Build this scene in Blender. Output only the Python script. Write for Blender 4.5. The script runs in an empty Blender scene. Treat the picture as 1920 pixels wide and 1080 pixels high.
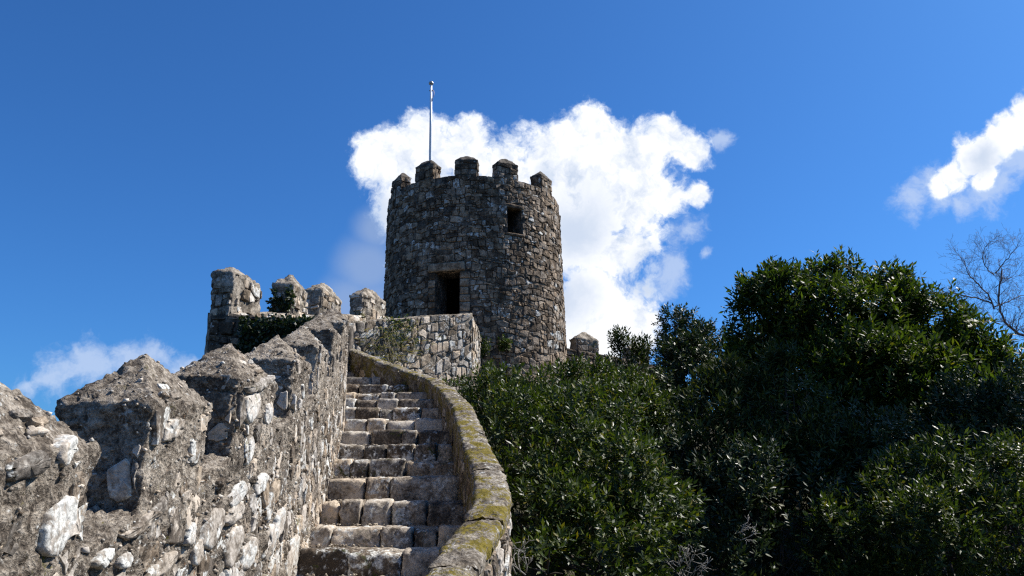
import bpy, math, random
import numpy as np
from mathutils import Vector

# ------------------------------------------------------------------ camera, sky, sun, exposure
SC = bpy.context.scene
COL = SC.collection
R_ = math.radians
PITCH = R_(15.0)
FPX = 1500.0                       # focal length in pixels of a 1920 wide frame
CP, SP = math.cos(PITCH), math.sin(PITCH)

cam_d = bpy.data.cameras.new('camera')
cam_d.sensor_width = 36.0
cam_d.lens = FPX / 1920.0 * 36.0
cam_d.clip_start = 0.05
cam_d.clip_end = 20000.0
cam = bpy.data.objects.new('camera', cam_d)
COL.objects.link(cam)
cam.location = (0, 0, 0)
cam.rotation_euler = (R_(90) + PITCH, 0, 0)
SC.camera = cam

SUN_AZ = R_(69.0)                  # from +Y towards +X
SUN_EL = R_(49.0)
SKY_STRENGTH = 0.0515
SUN_STRENGTH = 5.0
SC.view_settings.view_transform = 'Standard'
SC.view_settings.look = 'None'
SC.view_settings.exposure = 0.75
SC.view_settings.gamma = 1.0
SC.view_settings.use_curve_mapping = False
SC.cycles.use_denoising = False
SC.cycles.filter_width = 1.25
SC.cycles.max_bounces = 6
SC.cycles.diffuse_bounces = 3
SC.cycles.glossy_bounces = 2
SC.cycles.transmission_bounces = 3


def raydir(px, py):
    u = (px - 960.0) / FPX
    v = (540.0 - py) / FPX
    return np.array([u, CP - v * SP, SP + v * CP])


def P(px, py, Y):
    d = raydir(px, py)
    return d * (Y / d[1])


class NT:
    """tiny node helper"""
    def __init__(self, tree):
        self.t = tree
        self.n = tree.nodes
        self.l = tree.links

    def new(self, typ, **kw):
        nd = self.n.new(typ)
        for k, v in kw.items():
            setattr(nd, k, v)
        return nd

    def put(self, sock, v):
        if v is None:
            return
        if hasattr(v, 'is_output') or isinstance(v, bpy.types.NodeSocket):
            self.l.new(v, sock)
        else:
            sock.default_value = v

    def math(self, op, a, b=None, c=None, clamp=False):
        nd = self.new('ShaderNodeMath', operation=op, use_clamp=clamp)
        self.put(nd.inputs[0], a)
        self.put(nd.inputs[1], b)
        self.put(nd.inputs[2], c)
        return nd.outputs[0]

    def vmath(self, op, a, b=None):
        nd = self.new('ShaderNodeVectorMath', operation=op)
        self.put(nd.inputs[0], a)
        self.put(nd.inputs[1], b)
        return nd.outputs['Value'] if op in ('DISTANCE', 'LENGTH', 'DOT_PRODUCT') else nd.outputs[0]

    def noise(self, vec, scale, detail=4.0, rough=0.55, lac=2.0, dist=0.0):
        nd = self.new('ShaderNodeTexNoise')
        self.put(nd.inputs['Vector'], vec)
        nd.inputs['Scale'].default_value = scale
        nd.inputs['Detail'].default_value = detail
        nd.inputs['Roughness'].default_value = rough
        nd.inputs['Lacunarity'].default_value = lac
        nd.inputs['Distortion'].default_value = dist
        return nd.outputs[0], nd.outputs[1]

    def ramp(self, fac, stops):
        nd = self.new('ShaderNodeValToRGB')
        cr = nd.color_ramp
        while len(cr.elements) < len(stops):
            cr.elements.new(0.5)
        for e, (p, c) in zip(cr.elements, stops):
            e.position = p
            e.color = (c[0], c[1], c[2], 1.0) if hasattr(c, '__len__') else (c, c, c, 1.0)
        self.put(nd.inputs[0], fac)
        return nd.outputs[0]

    def smooth(self, val, lo, hi):
        nd = self.new('ShaderNodeMapRange', interpolation_type='SMOOTHSTEP')
        self.put(nd.inputs['Value'], val)
        nd.inputs['From Min'].default_value = lo
        nd.inputs['From Max'].default_value = hi
        return nd.outputs['Result']

    def mix(self, fac, a, b, blend='MIX'):
        nd = self.new('ShaderNodeMix', data_type='RGBA', blend_type=blend)
        self.put(nd.inputs['Factor'], fac)
        for key, v in (('A', a), ('B', b)):
            s = [i for i in nd.inputs if i.name == key and i.type == 'RGBA'][0]
            if isinstance(v, tuple) and len(v) == 3:
                v = (*v, 1.0)
            self.put(s, v)
        return [o for o in nd.outputs if o.type == 'RGBA'][0]


world = bpy.data.worlds.new('World')
SC.world = world
world.use_nodes = True
W = NT(world.node_tree)
W.n.clear()
sky = W.new('ShaderNodeTexSky', sky_type='NISHITA')
sky.sun_disc = False
sky.sun_elevation = SUN_EL
sky.sun_rotation = SUN_AZ
sky.altitude = 600.0
sky.air_density = 1.0
sky.dust_density = 1.5
sky.ozone_density = 4.0
sky_col = W.mix(1.0, sky.outputs[0], (0.44, 1.02, 1.66), 'MULTIPLY')
bg_sky = W.new('ShaderNodeBackground')
W.put(bg_sky.inputs['Color'], sky_col)
bg_sky.inputs['Strength'].default_value = SKY_STRENGTH

tc = W.new('ShaderNodeTexCoord')
dirv = tc.outputs['Generated']
_, wcol = W.noise(dirv, 9.0, 5.0, 0.6)
woff = W.vmath('MULTIPLY', W.vmath('SUBTRACT', wcol, (0.5, 0.5, 0.5)), (0.055, 0.055, 0.055))
_, wcol2 = W.noise(dirv, 42.0, 5.0, 0.6)
woff2 = W.vmath('MULTIPLY', W.vmath('SUBTRACT', wcol2, (0.5, 0.5, 0.5)), (0.016, 0.016, 0.016))
dw = W.vmath('ADD', W.vmath('ADD', dirv, woff), woff2)


def blob_field(blobs, vec):
    """metaball-like field over sky directions: 1 in a blob's middle, 0 at its rim"""
    acc = None
    for (c, r) in blobs:
        d = W.vmath('DISTANCE', vec, tuple(c))
        f = W.math('MULTIPLY_ADD', d, -1.0 / r, 1.0)
        acc = f if acc is None else W.math('SMOOTH_MAX', acc, f, 0.12)
    return acc


def sky_blobs(lst):
    out = []
    for (px, py, r) in lst:
        d = raydir(px, py)
        n = np.linalg.norm(d)
        out.append((d / n, r / FPX / n))
    return out


dense = [(735, 312, 84), (800, 296, 80), (875, 288, 70), (945, 318, 78), (1035, 296, 84), (1110, 276, 84), (1185, 300, 84), (1085, 350, 110),
         (1250, 272, 58), (1285, 290, 46), (1180, 380, 104), (1262, 380, 46), (1305, 374, 30), (1120, 470, 108), (1180, 470, 62), (1070, 400, 110),
         (1110, 560, 112), (1165, 600, 74), (1000, 450, 150), (860, 430, 140), (762, 385, 80), (1125, 640, 105),
         (1925, 230, 46), (1872, 262, 40), (1828, 294, 44), (1788, 325, 37), (1752, 350, 28), (1845, 326, 30), (2010, 200, 80), (2090, 230, 80)]
rng0 = random.Random(11)
far_dense, far_soft = [], []
for k in range(9):                 # the same kind of scattered cumulus goes on round the rest of the sky
    az = R_(60 + 30 * k + rng0.uniform(-8, 8))
    if math.cos(az) > 0.72:
        continue
    el = R_(rng0.uniform(9, 34))
    for j in range(5):
        a2 = az + rng0.uniform(-0.11, 0.11)
        e2 = el + rng0.uniform(-0.035, 0.05)
        v = np.array([math.sin(a2) * math.cos(e2), math.cos(a2) * math.cos(e2), math.sin(e2)])
        (far_dense if k % 3 else far_soft).append((v, rng0.uniform(0.04, 0.09)))
fd = blob_field(sky_blobs(dense) + far_dense, dw)
n_big, _ = W.noise(dw, 19.0, 8.0, 0.62)
n_fine, _ = W.noise(dw, 85.0, 6.0, 0.62)
n_off, _ = W.noise(W.vmath('ADD', dw, (0.016, 0.004, 0.012)), 19.0, 8.0, 0.62)
fd = W.math('ADD', fd, W.math('MULTIPLY_ADD', n_big, 1.7, -0.84))
fd = W.math('ADD', fd, W.math('MULTIPLY_ADD', n_fine, 0.42, -0.20))
a_dense = W.smooth(fd, 0.0, 0.42)
soft = [(105, 712, 62), (175, 692, 66), (250, 672, 52), (292, 655, 40), (55, 725, 40), (345, 690, 40), (1325, 485, 24),
        (1352, 262, 26), (1265, 520, 50), (1290, 440, 46), (1700, 372, 44), (1740, 345, 56), (1760, 370, 44), (1900, 300, 60), (1850, 350, 60), (1890, 335, 40), (1800, 378, 36)]
haze_ = [(690, 500, 85), (705, 430, 60), (655, 570, 80), (700, 590, 110)]
fs = blob_field(sky_blobs(soft) + far_soft, dw)
fs = W.math('ADD', fs, W.math('MULTIPLY_ADD', n_big, 2.2, -1.2))
fs = W.math('ADD', fs, W.math('MULTIPLY_ADD', n_fine, 0.8, -0.4))
a_soft = W.math('MULTIPLY', W.smooth(fs, -0.1, 0.8), 0.7)
fh = blob_field(sky_blobs(haze_), dirv)
a_haze = W.math('MULTIPLY', W.smooth(W.math('ADD', fh, W.math('MULTIPLY_ADD', n_big, 0.3, -0.15)), 0.0, 0.8), 0.62)
# thick parts of the cloud, where less light comes through
fg = blob_field(sky_blobs([(1085, 425, 120), (700, 395, 70), (1060, 560, 95), (1020, 330, 40), (1215, 520, 70), (690, 560, 120), (1840, 300, 40)]), dw)
g = W.smooth(W.math('ADD', fg, W.math('MULTIPLY_ADD', n_big, 0.8, -0.4)), 0.0, 0.95)
thin = W.smooth(fd, 0.02, 0.50)
relief = W.math('MULTIPLY_ADD', W.math('SUBTRACT', n_off, n_big), 3.4, 0.10, clamp=True)   # billows: the side away from the sun is greyer
gg = W.math('MAXIMUM', W.math('MULTIPLY', g, 0.75), W.math('MULTIPLY', relief, 0.9))
cl = W.mix(gg, (0.63, 0.64, 0.66), (0.30, 0.37, 0.49))
cl = W.mix(thin, (0.36, 0.45, 0.60), cl)
bg_cl = W.new('ShaderNodeBackground')
W.put(bg_cl.inputs['Color'], cl)
bg_cl.inputs['Strength'].default_value = 1.0
bg_sf = W.new('ShaderNodeBackground')
bg_sf.inputs['Color'].default_value = (0.36, 0.43, 0.56, 1)
bg_hz = W.new('ShaderNodeBackground')
bg_hz.inputs['Color'].default_value = (0.21, 0.28, 0.42, 1)
m0 = W.new('ShaderNodeMixShader')
W.put(m0.inputs[0], a_haze)
W.l.new(bg_sky.outputs[0], m0.inputs[1])
W.l.new(bg_hz.outputs[0], m0.inputs[2])
m1 = W.new('ShaderNodeMixShader')
W.put(m1.inputs[0], a_soft)
W.l.new(m0.outputs[0], m1.inputs[1])
W.l.new(bg_sf.outputs[0], m1.inputs[2])
m2 = W.new('ShaderNodeMixShader')
W.put(m2.inputs[0], a_dense)
W.l.new(m1.outputs[0], m2.inputs[1])
W.l.new(bg_cl.outputs[0], m2.inputs[2])
wo = W.new('ShaderNodeOutputWorld')
W.l.new(m2.outputs[0], wo.inputs['Surface'])

sun_d = bpy.data.lights.new('sun', 'SUN')
sun_d.energy = SUN_STRENGTH
sun_d.angle = R_(0.53)
sun_d.color = (1.0, 0.95, 0.87)
sun = bpy.data.objects.new('sun', sun_d)
COL.objects.link(sun)
sdir = Vector((math.sin(SUN_AZ) * math.cos(SUN_EL), math.cos(SUN_AZ) * math.cos(SUN_EL), math.sin(SUN_EL)))
sun.rotation_euler = sdir.to_track_quat('Z', 'Y').to_euler()
sun.location = (30, 10, 40)

# ------------------------------------------------------------------ noise
U = np.uint64


def _hash(ix, iy, iz, s):
    n = (ix.astype(np.int64).astype(U) * U(374761393) + iy.astype(np.int64).astype(U) * U(668265263)
         + iz.astype(np.int64).astype(U) * U(2246822519) + U(s) * U(3266489917)) & U(0xffffffff)
    n = ((n ^ (n >> U(13))) * U(1274126177)) & U(0xffffffff)
    n = ((n ^ (n >> U(16))) * U(2246822519)) & U(0xffffffff)
    n = n ^ (n >> U(15))
    return n.astype(np.float64) / 4294967295.0 * 2.0 - 1.0


def vnoise(p, s=0):
    i = np.floor(p)
    f = p - i
    w = f * f * f * (f * (f * 6 - 15) + 10)
    x, y, z = i[:, 0], i[:, 1], i[:, 2]
    out = 0
    for dx in (0, 1):
        wx = w[:, 0] if dx else 1 - w[:, 0]
        for dy in (0, 1):
            wy = w[:, 1] if dy else 1 - w[:, 1]
            for dz in (0, 1):
                wz = w[:, 2] if dz else 1 - w[:, 2]
                out = out + _hash(x + dx, y + dy, z + dz, s) * wx * wy * wz
    return out


def fbm(p, freq, octv=3, s=0, gain=0.5):
    a, t, f = 1.0, 0.0, freq
    for k in range(octv):
        t = t + a * vnoise(p * f + 17.3 * k, s + k)
        a *= gain
        f *= 2.03
    return t


def rough(p, nrm, amp, freq, s=0, octv=4):
    """push points along their normals: lumps, pits and crumbly ridges"""
    d = fbm(p, freq, octv, s, 0.55)
    r = np.abs(vnoise(p * freq * 1.6, s + 40)) + 0.6 * np.abs(vnoise(p * freq * 3.4 + 5.1, s + 41)) + 0.4 * np.abs(vnoise(p * freq * 6.9 + 9.7, s + 42)) - 0.62
    return p + nrm * (amp * (0.55 * d + 0.85 * r))[:, None]


# ------------------------------------------------------------------ object helpers
WORLD_LOC = {}


def tag(o, label=None, cat=None, group=None, kind=None):
    if label:
        o['label'] = label
    if cat:
        o['category'] = cat
    if group:
        o['group'] = group
    if kind:
        o['kind'] = kind
    return o


def thing(name, loc, label, cat, group=None):
    o = bpy.data.objects.new(name, None)
    COL.objects.link(o)
    o.location = tuple(float(c) for c in loc)
    o.empty_display_size = 0.2
    WORLD_LOC[o.name] = np.array(loc, float)
    return tag(o, label, cat, group, 'thing')


def mesh_obj(name, verts, faces, mat, parent=None, smooth=True, tint=None, origin=None):
    """verts in world space; faces list of index tuples or an (n,3)/(n,4) array"""
    v = np.asarray(verts, float)
    if origin is None:
        origin = np.array([(v[:, 0].min() + v[:, 0].max()) / 2, (v[:, 1].min() + v[:, 1].max()) / 2, v[:, 2].min()])
    origin = np.asarray(origin, float)
    me = bpy.data.meshes.new(name)
    lv = v - origin
    if isinstance(faces, np.ndarray):
        k = faces.shape[1]
        nf = len(faces)
        me.vertices.add(len(lv))
        me.vertices.foreach_set('co', lv.astype(np.float32).ravel())
        me.loops.add(nf * k)
        me.loops.foreach_set('vertex_index', faces.astype(np.int32).ravel())
        me.polygons.add(nf)
        me.polygons.foreach_set('loop_start', np.arange(0, nf * k, k, dtype=np.int32))
        me.polygons.foreach_set('loop_total', np.full(nf, k, dtype=np.int32))
        me.update(calc_edges=True)
    else:
        me.from_pydata(lv.tolist(), [], [tuple(int(i) for i in f) for f in faces])
        me.update()
    if smooth:
        me.polygons.foreach_set('use_smooth', np.ones(len(me.polygons), dtype=bool))
    if tint is not None:
        ca = me.color_attributes.new('tint', 'FLOAT_COLOR', 'POINT')
        t = np.asarray(tint, np.float32)
        if t.ndim == 1:
            t = np.tile(t, (len(lv), 1))
        ca.data.foreach_set('color', np.column_stack([t, np.ones(len(lv), np.float32)]).astype(np.float32).ravel())
    me.materials.append(mat)
    o = bpy.data.objects.new(name, me)
    COL.objects.link(o)
    po = np.zeros(3)
    if parent is not None:
        o.parent = parent
        po = WORLD_LOC[parent.name]
    o.location = tuple(origin - po)
    WORLD_LOC[o.name] = origin
    return o


_cg = {}


def cube_grid(nx, ny, nz):
    """surface grid of the cube [-1,1]^3: verts, quads (outward)"""
    key = (nx, ny, nz)
    if key in _cg:
        return _cg[key]
    idx, vs, fs = {}, [], []

    def vid(i, j, k):
        t = (i, j, k)
        if t not in idx:
            idx[t] = len(vs)
            vs.append((2 * i / nx - 1, 2 * j / ny - 1, 2 * k / nz - 1))
        return idx[t]
    for i in range(nx):
        for j in range(ny):
            for k, fl in ((0, 1), (nz, 0)):
                q = [vid(i, j, k), vid(i + 1, j, k), vid(i + 1, j + 1, k), vid(i, j + 1, k)]
                fs.append(q[::-1] if fl else q)
    for i in range(nx):
        for k in range(nz):
            for j, fl in ((0, 0), (ny, 1)):
                q = [vid(i, j, k), vid(i + 1, j, k), vid(i + 1, j, k + 1), vid(i, j, k + 1)]
                fs.append(q[::-1] if fl else q)
    for j in range(ny):
        for k in range(nz):
            for i, fl in ((0, 1), (nx, 0)):
                q = [vid(i, j, k), vid(i, j + 1, k), vid(i, j + 1, k + 1), vid(i, j, k + 1)]
                fs.append(q[::-1] if fl else q)
    _cg[key] = (np.array(vs), np.array(fs))
    return _cg[key]


def rough_block(center, half, ax, res=(8, 6, 5), rad=0.03, amp=0.01, freq=8.0, seed=0, skew=0.0, worn=0.0):
    """a hewn stone: rounded box with uneven faces. ax: 3x3 rows = local axes in world space"""
    v, f = cube_grid(*res)
    h = np.asarray(half, float)
    p = v * h
    r = min(rad, h.min() * 0.9)
    q = np.clip(p, -(h - r), h - r)
    d = p - q
    L = np.linalg.norm(d, axis=1)
    L[L < 1e-9] = 1
    p = q + d / L[:, None] * r
    if worn:                            # front edge trodden back and down
        zt_ = np.clip((v[:, 2] + 0.35) / 1.35, 0, 1) ** 1.6
        fy = np.clip((0.6 - v[:, 1]) / 1.6, 0, 1)
        p[:, 1] += worn * zt_ * fy
        p[:, 2] -= worn * 0.28 * fy ** 2 * np.clip(v[:, 2], 0, 1) ** 2
    n = v / np.linalg.norm(v, axis=1)[:, None]
    rg = random.Random(seed)
    # uneven outline: each corner pulled on its own
    for sx in (-1, 1):
        for sy in (-1, 1):
            for sz in (-1, 1):
                w = (1 + v[:, 0] * sx) * (1 + v[:, 1] * sy) * (1 + v[:, 2] * sz) / 8.0
                p = p + w[:, None] * (np.array([rg.uniform(-1, 1) for _ in range(3)]) * h * skew)
    wp = p @ np.asarray(ax, float) + np.asarray(center, float)
    wn = n @ np.asarray(ax, float)
    wp = rough(wp, wn, amp, freq, seed % 97)
    return wp, f


def ident():
    return np.eye(3)


# ------------------------------------------------------------------ materials
def rock(name, dark, mid, light, white=0.0, orange=0.0, moss=0.0, fine=70.0, bump=0.5, bdist=0.012, tinted=False, coarse=2.2, soot=0.0, moss_col=(0.10, 0.09, 0.018), stretch=1.0):
    m = bpy.data.materials.new(name)
    m.use_nodes = True
    T = NT(m.node_tree)
    T.n.clear()
    pos = T.new('ShaderNodeNewGeometry').outputs['Position']
    n1, _ = T.noise(pos, coarse, 4, 0.6)
    n2, _ = T.noise(pos, fine * 0.22, 5, 0.62)
    n3, _ = T.noise(pos, fine, 5, 0.65)
    k = T.math('ADD', T.math('MULTIPLY', n2, 0.55), T.math('MULTIPLY', n3, 0.45))
    k = T.math('MULTIPLY_ADD', T.math('SUBTRACT', n1, 0.5), 0.35, k)
    tr = None
    if tinted:
        at = T.new('ShaderNodeAttribute', attribute_name='tint')
        sep = T.new('ShaderNodeSeparateColor')
        T.l.new(at.outputs['Color'], sep.inputs[0])
        tr, tg, tb = sep.outputs[0], sep.outputs[1], sep.outputs[2]
        k = T.math('ADD', k, T.math('MULTIPLY_ADD', tr, 0.26, -0.12))
    sc3 = lambda c, q: tuple(x * q for x in c)
    col = T.ramp(k, [(0.36, sc3(dark, 0.45)), (0.44, sc3(dark, 0.9)), (0.51, sc3(mid, 0.62)), (0.66, sc3(light, 0.74))])
    if tinted:
        warm = T.mix(1.0, col, (1.12, 0.96, 0.78), 'MULTIPLY')
        col = T.mix(tb, col, warm)
    if soot:
        s1, _ = T.noise(pos, 3.1, 5, 0.7)
        col = T.mix(T.math('MULTIPLY', T.smooth(s1, 0.5, 0.68), soot), col, (0.030, 0.027, 0.024))
    if white or tinted:
        w1, _ = T.noise(pos, fine * 0.16, 6, 0.66, 2.1, 0.6)
        w2, _ = T.noise(pos, fine * 0.55, 4, 0.7)
        wv = T.math('MULTIPLY_ADD', T.math('SUBTRACT', w2, 0.5), 0.5, w1)
        if tinted:
            wv = T.math('MULTIPLY_ADD', tg, 0.34, wv)
        wf = T.smooth(wv, 0.70 - 0.16 * white, 0.78 - 0.10 * white)
        col = T.mix(wf, col, T.mix(T.smooth(n3, 0.38, 0.62), (0.30, 0.295, 0.275), (0.64, 0.63, 0.585)))
    if orange:
        o1, _ = T.noise(pos, fine * 0.12, 5, 0.68, 2.2, 1.0)
        col = T.mix(T.math('MULTIPLY', T.smooth(o1, 0.70 - 0.06 * orange, 0.76 - 0.05 * orange), 0.85), col, (0.34, 0.13, 0.025))
    if moss:
        g1, _ = T.noise(pos, fine * 0.07, 6, 0.68, 2.1, 0.8)
        g2, _ = T.noise(pos, fine * 0.9, 3, 0.6)
        gv = T.math('MULTIPLY_ADD', T.math('SUBTRACT', g2, 0.5), 0.35, g1)
        mc = T.mix(g2, tuple(c * 0.55 for c in moss_col), tuple(c * 1.6 for c in moss_col))
        col = T.mix(T.smooth(gv, 0.66 - 0.22 * moss, 0.74 - 0.18 * moss), col, mc)
    b = T.new('ShaderNodeBsdfPrincipled')
    T.put(b.inputs['Base Color'], col)
    b.inputs['Roughness'].default_value = 0.93
    b.inputs['Specular IOR Level'].default_value = 0.18
    v1 = T.new('ShaderNodeTexVoronoi', feature='F1')
    T.put(v1.inputs['Vector'], pos)
    v1.inputs['Scale'].default_value = fine * 0.5
    hgt = T.math('ADD', T.math('MULTIPLY', n2, 1.1), T.math('ADD', T.math('MULTIPLY', n3, 0.7), T.math('MULTIPLY', v1.outputs['Distance'], 0.35)))
    bp = T.new('ShaderNodeBump')
    bp.inputs['Strength'].default_value = bump
    bp.inputs['Distance'].default_value = bdist
    T.put(bp.inputs['Height'], hgt)
    T.l.new(bp.outputs[0], b.inputs['Normal'])
    o = T.new('ShaderNodeOutputMaterial')
    T.l.new(b.outputs[0], o.inputs[0])
    return m


def plain(name, colour, roughness=0.5, metallic=0.0, var=0.15, scale=8.0):
    m = bpy.data.materials.new(name)
    m.use_nodes = True
    T = NT(m.node_tree)
    T.n.clear()
    pos = T.new('ShaderNodeNewGeometry').outputs['Position']
    n, _ = T.noise(pos, scale, 4)
    c = T.mix(n, tuple(x * (1 - var) for x in colour), tuple(min(1, x * (1 + var)) for x in colour))
    b = T.new('ShaderNodeBsdfPrincipled')
    T.put(b.inputs['Base Color'], c)
    b.inputs['Roughness'].default_value = roughness
    b.inputs['Metallic'].default_value = metallic
    o = T.new('ShaderNodeOutputMaterial')
    T.l.new(b.outputs[0], o.inputs[0])
    return m


def leaf_mat(name, c0, c1, c2, rough_=0.34, trans=0.16, spec=0.5):
    m = bpy.data.materials.new(name)
    m.use_nodes = True
    T = NT(m.node_tree)
    T.n.clear()
    rnd = T.new('ShaderNodeNewGeometry').outputs['Random Per Island']
    col = T.ramp(rnd, [(0.0, c0), (0.6, c1), (0.94, c2), (1.0, (c2[0] * 2.0, c2[1] * 1.25, c2[2]))])
    b = T.new('ShaderNodeBsdfPrincipled')
    T.put(b.inputs['Base Color'], col)
    T.put(b.inputs['Roughness'], T.math('MULTIPLY_ADD', rnd, 0.15, rough_ - 0.07))
    b.inputs['Specular IOR Level'].default_value = spec
    tr = T.new('ShaderNodeBsdfTranslucent')
    T.put(tr.inputs['Color'], T.mix(1.0, col, (1.5, 1.7, 0.6), 'MULTIPLY'))
    mx = T.new('ShaderNodeMixShader')
    mx.inputs[0].default_value = trans
    T.l.new(b.outputs[0], mx.inputs[1])
    T.l.new(tr.outputs[0], mx.inputs[2])
    o = T.new('ShaderNodeOutputMaterial')
    T.l.new(mx.outputs[0], o.inputs[0])
    return m


M_RENDER = rock('crumbling_mortar', (0.10, 0.08, 0.062), (0.34, 0.285, 0.225), (0.66, 0.58, 0.48), white=0.55, orange=0.5, moss=0.05, fine=95, bump=1.0, bdist=0.022, soot=0.2)
M_WSTONE = rock('wall_rubble_stone', (0.15, 0.13, 0.11), (0.40, 0.365, 0.32), (0.66, 0.62, 0.57), white=0.45, orange=0.6, moss=0.05, fine=60, bump=0.6, bdist=0.008, tinted=True)
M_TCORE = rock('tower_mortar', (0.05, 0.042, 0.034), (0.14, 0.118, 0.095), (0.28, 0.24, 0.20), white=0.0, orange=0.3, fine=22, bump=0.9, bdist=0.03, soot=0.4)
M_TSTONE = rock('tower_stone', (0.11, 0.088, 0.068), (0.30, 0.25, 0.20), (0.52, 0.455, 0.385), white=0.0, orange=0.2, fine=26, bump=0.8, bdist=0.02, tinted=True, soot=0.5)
M_PCORE = rock('platform_mortar', (0.12, 0.10, 0.078), (0.34, 0.29, 0.23), (0.60, 0.53, 0.44), white=0.1, orange=0.5, moss=0.2, fine=26, bump=0.9, bdist=0.025)
M_PSTONE = rock('platform_stone', (0.20, 0.175, 0.145), (0.48, 0.43, 0.37), (0.76, 0.70, 0.62), white=0.2, orange=0.4, moss=0.1, fine=26, bump=0.7, bdist=0.015, tinted=True)
M_STEP = rock('worn_step_stone', (0.12, 0.10, 0.08), (0.36, 0.325, 0.28), (0.66, 0.615, 0.545), white=0.4, orange=0.2, moss=0.22, fine=45, bump=0.7, bdist=0.010, tinted=True, soot=0.65, moss_col=(0.05, 0.055, 0.016))
M_TREAD = rock('trodden_rubble', (0.16, 0.13, 0.10), (0.46, 0.39, 0.30), (0.78, 0.69, 0.57), white=0.1, moss=0.1, fine=60, bump=0.8, bdist=0.012)
M_COPING = rock('mossy_coping', (0.11, 0.09, 0.068), (0.30, 0.26, 0.21), (0.56, 0.50, 0.42), white=0.75, orange=0.7, moss=0.86, fine=62, bump=1.0, bdist=0.018, moss_col=(0.125, 0.098, 0.014))
M_PARAPET = rock('parapet_face', (0.075, 0.062, 0.045), (0.20, 0.17, 0.13), (0.42, 0.38, 0.32), white=0.3, orange=0.4, moss=0.85, fine=50, bump=0.9, bdist=0.014, moss_col=(0.105, 0.085, 0.020))
M_GROUND = rock('hillside_earth', (0.025, 0.022, 0.014), (0.06, 0.055, 0.03), (0.11, 0.10, 0.055), moss=0.5, fine=8, bump=0.6, bdist=0.05, coarse=0.4, moss_col=(0.035, 0.045, 0.012))
M_WHITE = plain('white_painted_metal', (0.72, 0.74, 0.76), 0.35, 0.0, 0.06)
M_GREYMETAL = plain('grey_metal', (0.42, 0.42, 0.42), 0.4, 0.6, 0.1)
M_ROPE = plain('halyard_rope', (0.45, 0.38, 0.40), 0.8)
M_BARK = plain('dark_bark', (0.055, 0.042, 0.032), 0.9, 0, 0.4, 20)
M_PALEBARK = plain('dry_pale_wood', (0.26, 0.24, 0.21), 0.85, 0, 0.3, 20)
M_GREYBARK = plain('winter_bark', (0.13, 0.105, 0.098), 0.9, 0, 0.3, 20)
M_LAUREL = leaf_mat('laurel_leaf', (0.018, 0.030, 0.007), (0.036, 0.056, 0.010), (0.076, 0.094, 0.014), 0.47, 0.24, 0.25)
M_BROAD = leaf_mat('broad_evergreen_leaf', (0.018, 0.031, 0.006), (0.036, 0.057, 0.009), (0.080, 0.108, 0.014), 0.50, 0.30, 0.22)
M_OLIVE = leaf_mat('olive_green_leaf', (0.016, 0.026, 0.008), (0.030, 0.044, 0.012), (0.060, 0.074, 0.018), 0.55, 0.14, 0.14)
M_SMALL = leaf_mat('small_dark_leaf', (0.014, 0.024, 0.009), (0.026, 0.042, 0.014), (0.050, 0.070, 0.020), 0.46, 0.12, 0.26)
M_IVY = leaf_mat('ivy_leaf', (0.012, 0.020, 0.007), (0.022, 0.036, 0.010), (0.045, 0.070, 0.016), 0.42, 0.10)
M_DRY = leaf_mat('dry_grass_blade', (0.13, 0.105, 0.060), (0.24, 0.195, 0.115), (0.09, 0.095, 0.035), 0.6, 0.25, 0.25)

# ------------------------------------------------------------------ masonry cladding


def voronoi_cells(seeds, reach):
    """polygons (in the seeds' own plane) of the Voronoi diagram, cut to +-reach round each seed"""
    s = np.asarray(seeds, float)
    out = []
    for i, c in enumerate(s):
        d = np.hypot(s[:, 0] - c[0], s[:, 1] - c[1])
        nb = np.argsort(d)[1:19]
        poly = [(c[0] - reach, c[1] - reach), (c[0] + reach, c[1] - reach), (c[0] + reach, c[1] + reach), (c[0] - reach, c[1] + reach)]
        for j in nb:
            if d[j] > 2.9 * reach or d[j] < 1e-6:
                continue
            mx, my = (c[0] + s[j, 0]) / 2, (c[1] + s[j, 1]) / 2
            nx, ny = s[j, 0] - c[0], s[j, 1] - c[1]
            new = []
            for a in range(len(poly)):
                p, q = poly[a], poly[(a + 1) % len(poly)]
                fp = (p[0] - mx) * nx + (p[1] - my) * ny
                fq = (q[0] - mx) * nx + (q[1] - my) * ny
                if fp <= 0:
                    new.append(p)
                if (fp < 0 < fq) or (fq < 0 < fp):
                    t = fp / (fp - fq)
                    new.append((p[0] + (q[0] - p[0]) * t, p[1] + (q[1] - p[1]) * t))
            poly = new
            if len(poly) < 3:
                break
        out.append(poly if len(poly) >= 3 else None)
    return out


def clip_half(poly, nx, ny, c):
    new = []
    for a in range(len(poly)):
        p, q = poly[a], poly[(a + 1) % len(poly)]
        fp, fq = p[0] * nx + p[1] * ny - c, q[0] * nx + q[1] * ny - c
        if fp <= 0:
            new.append(p)
        if (fp < 0 < fq) or (fq < 0 < fp):
            t = fp / (fp - fq)
            new.append((p[0] + (q[0] - p[0]) * t, p[1] + (q[1] - p[1]) * t))
    return new


def course_seeds(u0, u1, v0, v1, w, h, rg, jit=0.32):
    out = []
    v = v0
    while v < v1:
        hh = h * rg.uniform(0.7, 1.35)
        u = u0 + rg.uniform(0, w)
        while u < u1:
            ww = w * rg.choice((0.42, 0.6, 0.8, 1.0, 1.0, 1.3, 1.75))
            out.append((u + ww / 2 + rg.uniform(-jit, jit) * w * 0.4, v + hh / 2 + rg.uniform(-jit, jit) * h))
            u += ww
        v += hh
    return out


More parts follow.
